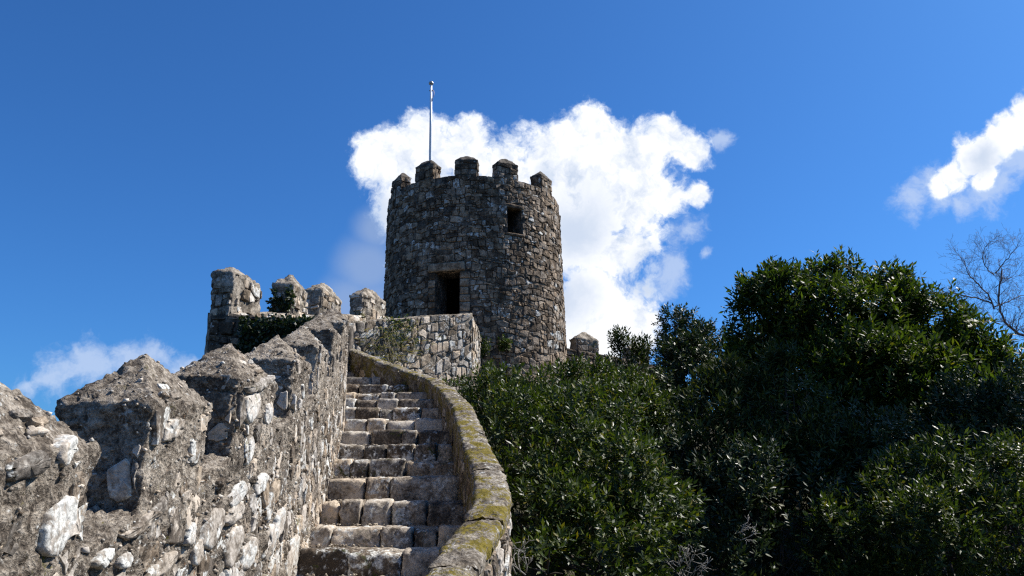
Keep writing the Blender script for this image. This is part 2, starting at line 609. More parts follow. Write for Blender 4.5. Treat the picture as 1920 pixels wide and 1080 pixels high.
def course_polys(u0, u1, v0, v1, w, h, rg, wob=0.3):
    """rough courses of mixed blocks: list of polygons"""
    out = []
    v, k = v0, rg.randrange(50)

    def edge(uu, kk, vv):
        return vv + h * wob * float(vnoise(np.array([[uu * 0.55 / w, kk * 7.7, 0.3]]), 5)[0]) + h * wob * 0.5 * float(vnoise(np.array([[uu * 1.7 / w, kk * 3.1, 4.3]]), 6)[0])
    while v < v1:
        hh = h * rg.choice((0.6, 0.8, 1.0, 1.0, 1.25, 1.5))
        u = u0 - rg.uniform(0, w)
        lb, lt = u, u + rg.uniform(-0.12, 0.12) * w
        while u < u1:
            ww = w * rg.choice((0.4, 0.6, 0.8, 1.0, 1.0, 1.3, 1.7)) * (1.15 if hh > h else 0.9)
            rb, rt_ = u + ww + rg.uniform(-0.13, 0.13) * w, u + ww + rg.uniform(-0.13, 0.13) * w
            j = lambda q: rg.uniform(-q, q) * h
            bm, tm = (lb + rb) / 2, (lt + rt_) / 2
            bl, br = (lb, edge(lb, k, v)), (rb, edge(rb, k, v))
            tl, tr = (lt, edge(lt, k + 1, v + hh)), (rt_, edge(rt_, k + 1, v + hh))
            bmid, tmid = (bm, edge(bm, k, v) + j(0.07)), (tm, edge(tm, k + 1, v + hh) + j(0.07))
            if hh > h * 0.9 and ww < w * 0.9 and rg.random() < 0.45:
                f = rg.uniform(0.4, 0.6)
                ml = (bl[0] + (tl[0] - bl[0]) * f, bl[1] + (tl[1] - bl[1]) * f + j(0.08))
                mr = (br[0] + (tr[0] - br[0]) * f, br[1] + (tr[1] - br[1]) * f + j(0.08))
                out += [[bl, bmid, br, mr, ml], [ml, mr, tr, tmid, tl]]
            else:
                lm = ((bl[0] + tl[0]) / 2 - rg.uniform(-0.06, 0.06) * w, (bl[1] + tl[1]) / 2)
                rm = ((br[0] + tr[0]) / 2 + rg.uniform(-0.06, 0.06) * w, (br[1] + tr[1]) / 2)
                out.append([bl, bmid, br, rm, tr, tmid, tl, lm])
            lb, lt = rb, rt_
            u += ww
        v += hh
        k += 1
    return out


def one_stone(poly, F, joint, h, sink, rg, fine=False):
    """an angular rubble stone: flat-ish tilted face, broken edges"""
    p = np.array(poly)
    c = p.mean(0)
    ext = np.hypot(*(p - c).T).mean()
    if ext < joint * 1.5:
        return None
    p = c + (p - c) * max(0.4, 1 - joint / ext)
    q = [p[0]]
    for a in p[1:]:
        if np.hypot(*(a - q[-1])) > ext * 0.22:
            q.append(a)
    if len(q) > 3 and np.hypot(*(q[0] - q[-1])) < ext * 0.22:
        q.pop()
    if len(q) < 3:
        return None
    p = np.array(q)
    k = rg.uniform(0.06, 0.20)
    nx = np.roll(p, -1, 0)
    p = np.stack([p * (1 - k) + nx * k, p * k + nx * (1 - k)], 1).reshape(-1, 2)
    if fine:
        nx = np.roll(p, -1, 0)
        p = np.stack([p, (p + nx) / 2], 1).reshape(-1, 2)
        p = p + np.array([[rg.uniform(-1, 1), rg.uniform(-1, 1)] for _ in p]) * ext * 0.05
        rings = ((1.0, -sink), (0.99, h * 0.25), (0.95, h * 0.72), (0.86, h * 0.95), (0.62, h), (0.32, h))
    else:
        rings = ((1.0, -sink), (0.97, h * 0.70), (0.80, h))
    n = len(p)
    verts, faces = [], []
    tx, ty = rg.uniform(-0.6, 0.6), rg.uniform(-0.6, 0.6)
    jr = 0.015 if fine else 0.05
    for (sc, dd) in rings:
        for a in p:
            r = (a - c) * (sc * rg.uniform(1 - jr, 1 + jr))
            tilt = (r[0] * tx + r[1] * ty) / ext * h if dd > 0 else 0
            verts.append((c[0] + r[0], c[1] + r[1], dd * rg.uniform(0.88, 1.12) + tilt))
    verts.append((c[0], c[1], h * rg.uniform(0.85, 1.2)))
    m = len(rings)
    for k in range(m - 1):
        for a in range(n):
            b = (a + 1) % n
            faces.append((k * n + a, k * n + b, (k + 1) * n + b, (k + 1) * n + a))
    for a in range(n):
        faces.append(((m - 1) * n + a, (m - 1) * n + (a + 1) % n, m * n))
    va = np.array(verts)
    w = F(va[:, 0], va[:, 1], va[:, 2])
    if fine:
        e = min(ext * 0.085, 0.006)
        sd_ = rg.randrange(90)
        w = w + np.column_stack([fbm(w, 1.6 / ext, 3, sd_ + k) for k in range(3)]) * e
    return w, faces


def clad(F, seeds, reach, rg, joint=0.012, h=0.04, sink=0.03, keep=lambda u, v: 1.0, holes=(), tint=None, bounds=None, fine=False, hvar=(0.5, 1.35)):
    """list of (projected size, verts, faces, tint) for the stones on a face; F maps (u, v, out) to world"""
    res = []
    if reach is None:                  # ready-made polygons
        pairs = [(tuple(np.mean(p, axis=0)), p) for p in seeds]
    else:
        pairs = zip(seeds, voronoi_cells(seeds, reach))
    for sd, poly in pairs:
        if poly is None or rg.random() > keep(*sd):
            continue
        skip = False
        for (a0, a1, b0, b1) in holes:
            if a0 < sd[0] < a1 and b0 < sd[1] < b1:
                skip = True
                break
            pu = [p[0] for p in poly]
            pv = [p[1] for p in poly]
            if max(pu) > a0 and min(pu) < a1 and max(pv) > b0 and min(pv) < b1:
                du = max(a0 - sd[0], sd[0] - a1)
                dv = max(b0 - sd[1], sd[1] - b1)
                if du > dv:
                    poly = clip_half(poly, 1, 0, a0) if sd[0] < a0 else clip_half(poly, -1, 0, -a1)
                else:
                    poly = clip_half(poly, 0, 1, b0) if sd[1] < b0 else clip_half(poly, 0, -1, -b1)
                if len(poly) < 3:
                    skip = True
                    break
        if skip:
            continue
        if bounds:
            u0, u1, v0, v1 = bounds
            for (nx, ny, c) in ((-1, 0, -u0), (1, 0, u1), (0, -1, -v0), (0, 1, v1)):
                poly = clip_half(poly, nx, ny, c)
                if len(poly) < 3:
                    break
            if len(poly) < 3:
                continue
        hh = h * rg.uniform(*hvar)
        st = one_stone(poly, F, joint * rg.uniform(0.5, 1.8), hh, sink, rg, fine)
        if st is None:
            continue
        v, f = st
        p = np.array(poly)
        x, y = p[:, 0], p[:, 1]
        area = 0.5 * abs(np.dot(x, np.roll(y, -1)) - np.dot(y, np.roll(x, -1)))
        c = v.mean(0)
        depth = c[1] * CP + c[2] * SP
        vis = 1.0
        if depth < 0.3 or abs(c[0] / depth) > 0.70 or abs((c[2] * CP - c[1] * SP) / depth) > 0.42:
            vis = 0.001
        t = tint(rg) if tint else (rg.random(), rg.random(), rg.random())
        res.append((area / max(depth, 0.3) ** 2 * vis, v, f, t))
    return res


def emit(stones, parent, mat, limit, rest_name='small_stones', name='stone', smooth=False):
    stones = sorted(stones, key=lambda s: -s[0])
    for (_, v, f, t) in stones[:limit]:
        mesh_obj(name, v, f, mat, parent, smooth=smooth, tint=np.array(t), origin=v.mean(0))
    rest = stones[limit:]
    if rest:
        V, Fc, T, off = [], [], [], 0
        for (_, v, f, t) in rest:
            V.append(v)
            T.append(np.tile(np.array(t), (len(v), 1)))
            Fc += [tuple(i + off for i in q) for q in f]
            off += len(v)
        o = mesh_obj(rest_name, np.vstack(V), Fc, mat, parent, smooth=smooth, tint=np.vstack(T))
        tag(o, kind='stuff')


def grid_faces(nu, nv, close_u=False):
    i = np.arange(nu - (0 if close_u else 1))
    j = np.arange(nv - 1)
    I, J = np.meshgrid(i, j, indexing='ij')
    I2 = (I + 1) % nu
    return np.stack([I * nv + J, I2 * nv + J, I2 * nv + J + 1, I * nv + J + 1], -1).reshape(-1, 4)


def grid_normals(G, flip=False):
    du = np.gradient(G, axis=0)
    dv = np.gradient(G, axis=1)
    n = np.cross(du, dv)
    L = np.linalg.norm(n, axis=2, keepdims=True)
    L[L < 1e-12] = 1
    n = n / L
    return -n if flip else n


def wall_loft(name, inner, z_top, z_bot, thick, step, mat, parent, amp=0.02, freq=7.0, seed=0, side=1.0, camber=0.02, vstep=None, crumb=0.0):
    """a wall along the polyline inner[(x,y)]: the given line is the near face, thickness goes to the other side.
    side=+1: thickness lies to the left when walking along the line"""
    pts = np.asarray(inner, float)
    seg = np.hypot(*np.diff(pts, axis=0).T)
    S = np.concatenate([[0], np.cumsum(seg)])
    n = max(3, int(S[-1] / step))
    s = np.linspace(0, S[-1], n + 1)
    X = np.interp(s, S, pts[:, 0])
    Y = np.interp(s, S, pts[:, 1])
    zt = np.interp(s, S, np.asarray(z_top, float))
    zb = np.interp(s, S, np.asarray(z_bot, float))
    tx, ty = np.gradient(X), np.gradient(Y)
    L = np.hypot(tx, ty)
    nx, ny = -ty / L * side, tx / L * side           # towards the far side
    vstep = vstep or step
    prof = []                                        # (offset across, fraction of height or None for top)
    hmax = float((zt - zb).max())
    nh = max(2, int(hmax / vstep))
    for k in range(nh + 1):
        prof.append((0.0, k / nh, 0.0))
    nt = max(2, int(thick / vstep))
    for k in range(1, nt + 1):
        w = k / nt
        prof.append((thick * w, 1.0, camber * math.sin(math.pi * w)))
    nb = max(2, int(hmax / (vstep * 3)))
    for k in range(1, nb + 1):
        prof.append((thick, 1.0 - k / nb, 0.0))
    G = np.zeros((n + 1, len(prof), 3))
    for j, (o, h, cz) in enumerate(prof):
        G[:, j, 0] = X + nx * o
        G[:, j, 1] = Y + ny * o
        G[:, j, 2] = zb + (zt - zb) * h + cz
    N = grid_normals(G)
    p = rough(G.reshape(-1, 3), N.reshape(-1, 3), amp, freq, seed)
    if crumb:
        p = rough(p, N.reshape(-1, 3), crumb, 24.0, seed + 3, 2)
    F = grid_faces(n + 1, len(prof))
    # end caps as fans
    m = len(prof)
    ends = []
    for base in (0, n * m):
        ends.append(base)
    faces = [tuple(q) for q in F.tolist()]
    faces.append(tuple(range(0, m)))
    faces.append(tuple(range(n * m, n * m + m))[::-1])
    return mesh_obj(name, p, faces, mat, parent), (s, X, Y, zt, zb, nx, ny)


def merlon_mesh(c, t, length, thick, base, eave, peak, n=24, amp=0.02, freq=7.0, seed=0, over=0.02, slope=0.0, ridge=0.0, round_=0.0):
    """upright block with a pyramid cap. c: (x, y) middle, t: unit direction along the wall,
    base/eave/peak: heights; slope: rise of the eaves per metre along t"""
    v, f = cube_grid(max(6, int(n * length / 0.6)), max(5, int(n * thick / 0.6)), max(8, int(n * (eave - base) / 0.6)))
    t = np.asarray(t, float)
    nn = np.array([-t[1], t[0]])
    l = v[:, 0] * length / 2
    w = v[:, 1] * thick / 2
    h = (v[:, 2] + 1) / 2
    z = base + (eave - base) * h
    top = v[:, 2] > 0.999
    cap = np.maximum(np.clip((np.abs(v[:, 0]) - ridge) / (1 - ridge), 0, 1), np.abs(v[:, 1]))
    if round_:
        cp = (1 - cap ** 2) * round_ + (1 - cap) * (1 - round_)
    else:
        cp = 1 - cap
    z = np.where(top, eave + (peak - eave) * cp, z)
    # rounded vertical edges, slight overhang at the eaves
    o = over * np.exp(-((h - 0.97) / 0.07) ** 2)
    sgl, sgw = np.sign(v[:, 0]), np.sign(v[:, 1])
    near = np.where(top, (cap > 0.93), True)
    l = l + np.where(near, o * np.abs(v[:, 0]) ** 6 * sgl, 0)
    w = w + np.where(near, o * np.abs(v[:, 1]) ** 6 * sgw, 0)
    corner = np.clip(np.abs(v[:, 0]) + np.abs(v[:, 1]) - 1.72, 0, 1) * 0.32
    l = l * (1 - corner * 0.25)
    w = w * (1 - corner * 0.5)
    z = z + slope * l * h
    x = c[0] + t[0] * l + nn[0] * w
    y = c[1] + t[1] * l + nn[1] * w
    p = np.column_stack([x, y, z])
    nv = v.copy()
    nv[:, 2] *= 0.6
    nv = np.where(top[:, None], np.array([0, 0, 1.0]) + v * np.array([0.5, 0.5, 0]), nv * np.array([1, 1, 0.15]))
    nl = np.linalg.norm(nv, axis=1)
    nv = nv / nl[:, None]
    wn = np.column_stack([t[0] * nv[:, 0] + nn[0] * nv[:, 1], t[1] * nv[:, 0] + nn[1] * nv[:, 1], nv[:, 2]])
    p = rough(p, wn, amp, freq, seed)
    if amp > 0.012:
        p = rough(p, wn, amp * 0.85, freq * 2.2, seed + 9, 2)
    return p, f


def tube(pts, rad, sides=6):
    pts = np.asarray(pts, float)
    rad = np.asarray(rad, float)
    n = len(pts)
    T = np.gradient(pts, axis=0)
    T /= np.maximum(np.linalg.norm(T, axis=1, keepdims=True), 1e-9)
    ref = np.array([0.31, 0.17, 0.94])
    A = np.cross(T, ref)
    bad = np.linalg.norm(A, axis=1) < 0.1
    A[bad] = np.cross(T[bad], np.array([1.0, 0, 0]))
    A /= np.linalg.norm(A, axis=1, keepdims=True)
    B = np.cross(T, A)
    an = np.linspace(0, 2 * math.pi, sides, endpoint=False)
    ring = (np.cos(an)[None, :, None] * A[:, None, :] + np.sin(an)[None, :, None] * B[:, None, :]) * rad[:, None, None]
    v = (pts[:, None, :] + ring).reshape(-1, 3)
    f = []
    for i in range(n - 1):
        for j in range(sides):
            k = (j + 1) % sides
            f.append((i * sides + j, i * sides + k, (i + 1) * sides + k, (i + 1) * sides + j))
    f.append(tuple(range(sides))[::-1])
    f.append(tuple(range((n - 1) * sides, n * sides)))
    return v, f


class Bag:
    def __init__(self):
        self.v, self.f, self.o = [], [], 0

    def add(self, v, f):
        self.v.append(np.asarray(v))
        self.f += [tuple(int(i) + self.o for i in q) for q in f]
        self.o += len(v)

    def build(self, name, mat, parent, **k):
        return mesh_obj(name, np.vstack(self.v), self.f, mat, parent, **k)


# ------------------------------------------------------------------ layout tables (metres, camera at the origin)
STEP_ROW = [1031, 988, 939, 894, 861, 831, 806, 784.5, 763.5, 747, 734, 721, 707, 695]
STEP_Y = [5.6 + 0.62 * k for k in range(14)]
STEP_Z = [float(P(700, r, y)[2]) for r, y in zip(STEP_ROW, STEP_Y)]
WALL_Y = [-2.5, 2.0, 4.5, 5.6, 6.84, 8.08, 9.94, 11.5, 13.0, 13.7]
WALL_X = [-1.34, -1.30, -1.335, -1.43, -1.59, -1.765, -2.08, -2.42, -2.75, -2.92]
PAR = [(3.05, -0.50, -0.53), (3.5, -0.435, -0.405), (3.9, -0.384, -0.30), (4.33, -0.33, -0.19), (4.72, -0.26, -0.088), (4.9, -0.235, -0.04), (5.14, -0.224, 0.022),
       (5.7, -0.25, 0.167), (6.0, -0.285, 0.245), (6.84, -0.397, 0.463), (7.46, -0.485, 0.66), (8.08, -0.565, 0.836), (8.7, -0.634, 0.986), (9.32, -0.72, 1.12),
       (9.94, -0.857, 1.305), (10.56, -0.96, 1.44), (11.18, -1.09, 1.59), (11.8, -1.25, 1.76), (12.25, -1.48, 1.90), (12.6, -1.74, 2.03), (12.95, -2.06, 2.18), (13.3, -2.38, 2.34), (13.8, -2.80, 2.56), (14.3, -3.2, 2.78)]


def XW(y):
    return np.interp(y, WALL_Y, WALL_X)


def ZS(y):
    """sill height of the stair battlement"""
    return -0.05 + 0.262 * (np.asarray(y, float) - 2.9)


def XP(y):
    return np.interp(y, [p[0] for p in PAR], [p[1] for p in PAR])


# ------------------------------------------------------------------ ground
def terrain_z(x, y):
    zc = -2.3 + 0.205 * np.clip(y, -30, 27) - 0.30 * np.clip(y - 30, 0, 60)
    lat = np.maximum(0, np.abs(x + 1.0) - 4.6)
    zl = zc - 0.42 * np.minimum(lat, 30) - 0.02 * np.clip(lat - 30, 0, 600)
    # the terrace slope on the bushes' side is gentler
    right = x > -1.0
    zr = zc - 0.10 * np.minimum(lat, 25) - 0.25 * np.clip(lat - 25, 0, 60) - 2.6 * np.clip((x - 0.3) / 1.9, 0, 1) * np.clip((24 - y) / 8, 0, 1)
    return np.where(right, zr, zl) + 0.18 * fbm(np.column_stack([x, y, 0 * x]), 0.35, 3, 5)


gx = np.concatenate([-np.geomspace(2500, 9, 26), np.linspace(-8.5, 18, 70), np.geomspace(19, 2500, 26)])
gy = np.concatenate([-np.geomspace(2500, 9, 22), np.linspace(-8.5, 40, 90), np.geomspace(41, 2500, 26)])
GX, GY = np.meshgrid(gx, gy, indexing='ij')
gz = terrain_z(GX.ravel(), GY.ravel())
far = np.clip((np.hypot(GX.ravel(), GY.ravel()) - 60) / 200, 0, 1)
gz = gz * (1 - far) + (-32.0) * far
ground = mesh_obj('ground', np.column_stack([GX.ravel(), GY.ravel(), gz]), grid_faces(len(gx), len(gy)), M_GROUND, origin=(0, 0, 0))
tag(ground, kind='structure')

# ------------------------------------------------------------------ stair battlement (the wall along the steps)
rg = random.Random(3)


def warm_tint(r):
    q = r.random()
    white = 0.6 if q < 0.10 else (0.40 if q < 0.36 else 0.10)
    return (r.random(), white, r.random())


bw = thing('battlement_wall', (XW(6.0) - 0.2, 6.0, -1.5), 'crumbling rubble battlement wall climbing along the steps, with pointed merlons', 'wall')
ys = np.concatenate([np.arange(-2.4, 1.6, 0.25), np.arange(1.6, 13.75, 0.1)])
core_line = [(float(XW(y)), float(y)) for y in ys]
wall_loft('wall_core', core_line, [float(ZS(y)) for y in ys], [float(ZS(y)) - 1.9 for y in ys], 0.42, 0.0185, M_RENDER, bw, amp=0.016, freq=9.0, seed=4, side=1.0, crumb=0.020)


def F_wall(u, v, d):
    return np.column_stack([XW(u) + d, u, ZS(u) + v])


seeds = []
for (a, b, w_, h_) in ((1.8, 4.4, 0.105, 0.095), (4.4, 8.5, 0.15, 0.105), (8.5, 13.6, 0.22, 0.13)):
    seeds += course_seeds(a, b, -1.75, 0.0, w_, h_, rg, 0.5)


# the stones that stand out most on this wall, at their own places: (x, y, half sizes in photo pixels, tint)
HERO = []
for (px, py, rx, ry, tn) in ((42, 875, 38, 22, (0.15, 0.15, 0.0)), (104, 985, 31, 54, (0.7, 0.95, 0.2)), (122, 843, 20, 25, (0.8, 0.7, 0.4)), (318, 805, 15, 22, (0.7, 0.5, 0.4)),
                             (470, 762, 17, 27, (0.9, 1.0, 0.2)), (484, 722, 30, 10, (0.5, 0.3, 0.1)), (441, 925, 15, 19, (0.9, 0.95, 0.1)), (484, 906, 11, 18, (0.9, 0.9, 0.1)), (436, 962, 16, 16, (0.6, 0.4, 0.3)),
                             (396, 990, 20, 30, (0.65, 0.45, 0.3)), (432, 1022, 15, 32, (0.55, 0.4, 0.3)), (502, 1020, 9, 30, (0.7, 0.7, 0.3)), (188, 1046, 20, 14, (0.8, 0.9, 0.2)), (352, 1002, 10, 18, (0.9, 0.95, 0.2)),
                             (228, 1052, 9, 15, (0.8, 0.95, 0.2)), (366, 1035, 9, 22, (0.6, 0.4, 0.4)), (462, 1040, 12, 26, (0.8, 0.6, 0.3)), (520, 985, 9, 26, (0.8, 0.8, 0.3)), (545, 1045, 12, 34, (0.8, 0.8, 0.4)), (300, 1060, 26, 18, (0.5, 0.3, 0.5)), (262, 985, 30, 12, (0.4, 0.3, 0.4))):
    def onwall(x, y):
        d = raydir(x, y)
        yy = 2.0
        for _ in range(60):
            yy = 0.5 * yy + 0.5 * float(XW(yy)) * d[1] / d[0]
        return yy, d[2] / d[1] * yy - float(ZS(yy))
    yc, vc = onwall(px, py)
    HERO.append((yc, vc, max(0.02, (onwall(px + rx, py)[0] - onwall(px - rx, py)[0]) / 2), ry * yc / FPX, tn))


def keep_wall(u, v):
    if any(((u - h[0]) / (h[2] + 0.035)) ** 2 + ((v - h[1]) / (h[3] + 0.035)) ** 2 < 1 for h in HERO):
        return 0.0
    # bare crumbling mortar near the sills, tight rubble low down
    return float(np.clip(0.42 + (-v - 0.10) * 2.0, 0.36, 0.97))


st = clad(F_wall, seeds, 0.16, rg, joint=0.006, h=0.012, sink=0.035, keep=keep_wall, tint=warm_tint, fine=True, hvar=(-0.2, 2.0), bounds=(1.75, 13.6, -1.75, -0.015))
for (yc, vc, ra, rb, tn) in HERO:
    k = rg.randint(7, 9)
    ph = rg.uniform(0, 6)
    poly = [(yc + ra * 1.08 * math.cos(ph + 6.283 * i / k + rg.uniform(-0.2, 0.2)) * rg.uniform(0.86, 1.1), vc + rb * 1.08 * math.sin(ph + 6.283 * i / k + rg.uniform(-0.2, 0.2)) * rg.uniform(0.86, 1.1)) for i in range(k)]
    v, f = one_stone(poly, F_wall, 0.0, 0.016, 0.04, rg, True)
    v = v + np.array([0.006, 0, 0])
    mesh_obj('stone', v, f, M_WSTONE, bw, tint=np.array((tn[0], tn[1] * 0.56, tn[2])), origin=v.mean(0))
emit(st, bw, M_WSTONE, 300 - len(HERO))

# merlons: (y start, y end, height of eaves over sill, height of cap)
MER = [(1.92, 2.57, 0.355, 0.22), (2.93, 3.52, 0.35, 0.20), (3.86, 4.55, 0.33, 0.20), (5.0, 5.66, 0.32, 0.18), (6.1, 6.85, 0.32, 0.20), (7.35, 8.1, 0.38, 0.22), (8.7, 9.5, 0.40, 0.22), (10.1, 10.9, 0.38, 0.2)]
for k, (a, b, eh, ph) in enumerate(MER):
    ym = (a + b) / 2
    dx = float(XW(b) - XW(a)) / (b - a)
    t = np.array([dx, 1.0]) / math.hypot(dx, 1.0)
    nn = np.array([-t[1], t[0]])
    zs = float(ZS(ym))
    c = np.array([float(XW(ym)), ym]) + nn * 0.175
    near = k < 4
    p, f = merlon_mesh(c, t, (b - a), 0.35, zs - 0.20, zs + eh, zs + eh + ph, n=(46 if near else 24), amp=0.0125 if near else 0.013, freq=14.0, seed=20 + k * 7, over=0.010, slope=0.10, ridge=0.06)
    mer = mesh_obj('merlon', p, f, M_RENDER, bw)
    # a few stones showing through the mortar

    def F_m(u, v, d, c=c, t=t, nn=nn, zs=zs):
        q = c[None, :] + t[None, :] * np.asarray(u)[:, None] - nn[None, :] * (0.175 + np.asarray(d))[:, None]
        return np.column_stack([q, zs + np.asarray(v)])
    L2 = (b - a) / 2
    sd = course_seeds(-L2 + 0.02, L2 - 0.03, -0.1, eh - 0.02, 0.10, 0.10, rg, 0.45)
    emit(clad(F_m, sd, 0.13, rg, joint=0.010, h=0.010, sink=0.03, keep=lambda u, v: 0.40, tint=warm_tint, bounds=(-L2 + 0.02, L2 - 0.02, -0.2, eh - 0.01), fine=True, hvar=(-0.2, 1.8)), mer, M_WSTONE, 60)

    def F_e(u, v, d, c=c, t=t, nn=nn, zs=zs, L2=L2):
        q = c[None, :] - t[None, :] * (L2 + np.asarray(d))[:, None] - nn[None, :] * np.asarray(u)[:, None]
        return np.column_stack([q, zs + np.asarray(v)])
    sd = course_seeds(-0.165, 0.16, -0.1, eh - 0.02, 0.10, 0.10, rg, 0.45)
    emit(clad(F_e, sd, 0.13, rg, joint=0.010, h=0.010, sink=0.03, keep=lambda u, v: 0.5, tint=warm_tint, bounds=(-0.16, 0.155, -0.2, eh - 0.02), fine=True, hvar=(-0.2, 1.8)), mer, M_WSTONE, 60)

    # stones bedded in the sloping cap, on the side of the steps
    def F_c(u, v, d, c=c, t=t, nn=nn, zs=zs, eh=eh, ph=ph):
        u = np.asarray(u); v = np.asarray(v); d = np.asarray(d)
        w = 0.175 * (1 - v)
        q = c[None, :] + t[None, :] * u[:, None] - nn[None, :] * (w + d * 0.75)[:, None]
        return np.column_stack([q, zs + eh + ph * v + 0.10 * u + d * 0.66])
    sd = [(rg.uniform(-0.5, 0.5) * L2, rg.uniform(0.12, 0.5)) for _ in range(7)]
    sd = [s for i, s in enumerate(sd) if all(math.hypot(s[0] - o[0], s[1] - o[1]) > 0.07 for o in sd[:i])]
    emit(clad(F_c, sd, 0.05, rg, joint=0.004, h=0.012, sink=0.03, tint=warm_tint, fine=True, hvar=(0.0, 1.6)), mer, M_WSTONE, 20)

# small chips of stone and brick bedded in the crumbling mortar
def chips(name, parent, pts, nrm_out, size, seed, mat):
    rgn = np.random.default_rng(seed)
    n = len(pts)
    o6 = np.array([(1, 0, 0), (-1, 0, 0), (0, 1, 0), (0, -1, 0), (0, 0, 1), (0, 0, -1)], float)
    f8 = np.array([(0, 2, 4), (2, 1, 4), (1, 3, 4), (3, 0, 4), (2, 0, 5), (1, 2, 5), (3, 1, 5), (0, 3, 5)])
    sc = rgn.uniform(size[0], size[1], (n, 1, 1)) * rgn.uniform(0.5, 1.3, (n, 6, 1))
    A = rgn.normal(0, 1, (n, 3, 3))
    Q = np.linalg.qr(A)[0]
    v = np.einsum('kj,njl->nkl', o6, Q) * sc
    v = v * np.array([1.0, 1.2, 0.75]) + pts[:, None, :] + nrm_out * size[1] * -0.15
    F = (f8[None] + np.arange(n)[:, None, None] * 6).reshape(-1, 3)
    t = np.repeat(np.column_stack([rgn.random(n), np.where(rgn.random(n) < 0.12, 0.6, 0.1), rgn.random(n)]), 6, 0)
    o = mesh_obj(name, v.reshape(-1, 3), F, mat, parent, smooth=False, tint=t)
    tag(o, kind='stuff')


rgc = np.random.default_rng(15)
yy = 1.8 + (rgc.random(3600) ** 1.25) * 7.5
vv = -rgc.random(3600) ** 0.8 * 1.2
chips('stone_chips', bw, F_wall(yy, vv, np.full(3600, 0.004)), np.array([1.0, 0, 0]), (0.006, 0.019), 16, M_WSTONE)
for mer in [c for c in bw.children if c.name.startswith('merlon')]:
    mv = np.array([v.co[:] for v in mer.data.vertices]) + WORLD_LOC[mer.name]
    if mv[:, 1].mean() > 7:
        continue
    mv = mv[mv[:, 2] > np.quantile(mv[:, 2], 0.25)]
    pk = mv[rgc.choice(len(mv), 240, replace=False)]
    chips('stone_chips', mer, pk, np.array([0.0, 0, 0]), (0.004, 0.014), int(rgc.integers(999)), M_WSTONE)

# ------------------------------------------------------------------ staircase
stairs = thing('stone_staircase', (-0.9, 5.6, -0.6), 'worn stone steps rising between the battlement wall and the curved parapet', 'staircase')
rs = random.Random(21)
sy = [5.6 - 0.62 * k for k in (6, 5, 4, 3, 2, 1)] + STEP_Y
z1 = STEP_Z[0]
sz = [z1 - 0.155 - 0.2 * k for k in (5, 4, 3, 2, 1, 0)] + STEP_Z
for k in range(len(sy)):
    y0, zt = sy[k], sz[k]
    y1 = sy[k + 1] if k + 1 < len(sy) else y0 + 1.4
    zprev = sz[k - 1] if k else zt - 0.2
    xl, xr = float(XW(y0)) + 0.01, float(XP(y0)) - 0.01
    if y0 < 3.0:
        xr = 0.75
    if y0 > 12.3:
        xr = float(np.interp(y0, [12.3, 12.95, 13.7, 14.3], [-1.55, -2.05, -2.65, -3.1]))
    if xr - xl < 0.15:
        continue
    # trodden bed behind the front stones
    v, f = cube_grid(max(6, int((xr - xl + 0.5) / 0.05)), 12, 3)
    zb = zt - 0.55
    dy1 = y1 + 0.25
    pp = np.column_stack([(xl - 0.12) + (v[:, 0] + 1) / 2 * (xr - xl + 0.24), (y0 + 0.10) + (v[:, 1] + 1) / 2 * (dy1 - y0 - 0.10), zb + (v[:, 2] + 1) / 2 * (zt - 0.012 - zb)])
    pp = rough(pp, v / np.linalg.norm(v, axis=1)[:, None], 0.016, 9.0, 60 + k)
    stp = mesh_obj('step', pp, f, M_TREAD, stairs)
    # the row of hewn front stones
    x = xl - 0.02
    rise = zt - zprev
    while x < xr - 0.05:
        w_ = rs.choice((0.18, 0.24, 0.30, 0.36, 0.46))
        if xr - (x + w_) < 0.14:
            w_ = xr - x + 0.03
        hz = (rise + 0.06) / 2
        top = zt + rs.uniform(-0.016, 0.016)
        dep = rs.uniform(0.13, 0.17)
        cc = (x + w_ / 2, y0 + dep + rs.uniform(-0.04, 0.01), top - hz)
        big = y0 < 9
        p, f = rough_block(cc, ((w_ - rs.uniform(0.008, 0.022)) / 2, dep, hz), ident(), (14, 8, 10) if big else (9, 5, 7), rad=rs.uniform(0.012, 0.024), amp=0.016, freq=14.0, seed=rs.randrange(9999), skew=0.10, worn=rs.uniform(0.02, 0.05))
        tw = rs.random()
        mesh_obj('stone', p, f, M_STEP, stp, tint=np.array((rs.uniform(0.1, 1.0), 0.45 if tw < 0.22 else (0.28 if tw < 0.6 else 0.05), rs.random())))
        x += w_

gp = []
for k in range(4, 14):
    y0, y1 = sy[k] + 0.2, sy[k + 1]
    xl, xr = float(XW(y0)), float(XP(y0))
    nq = 26
    xx = xl + np.abs(rgc.normal(0, 0.28, nq))
    gp.append(np.column_stack([np.minimum(xx, xr - 0.03), y0 + rgc.random(nq) * (y1 - y0), np.full(nq, sz[k] + 0.004)]))
chips('grit', stairs, np.vstack(gp), np.array([0.0, 0, 0]), (0.006, 0.020), 77, M_TREAD)

# ------------------------------------------------------------------ curved parapet on the outer side of the steps
par = thing('stair_parapet', (float(XP(7.0)) + 0.13, 7.0, -2.0), 'low curved stone parapet with mossy coping on the outer side of the steps', 'parapet')
pl = np.array([(p[1], p[0]) for p in PAR])
pz = np.array([p[2] for p in PAR])
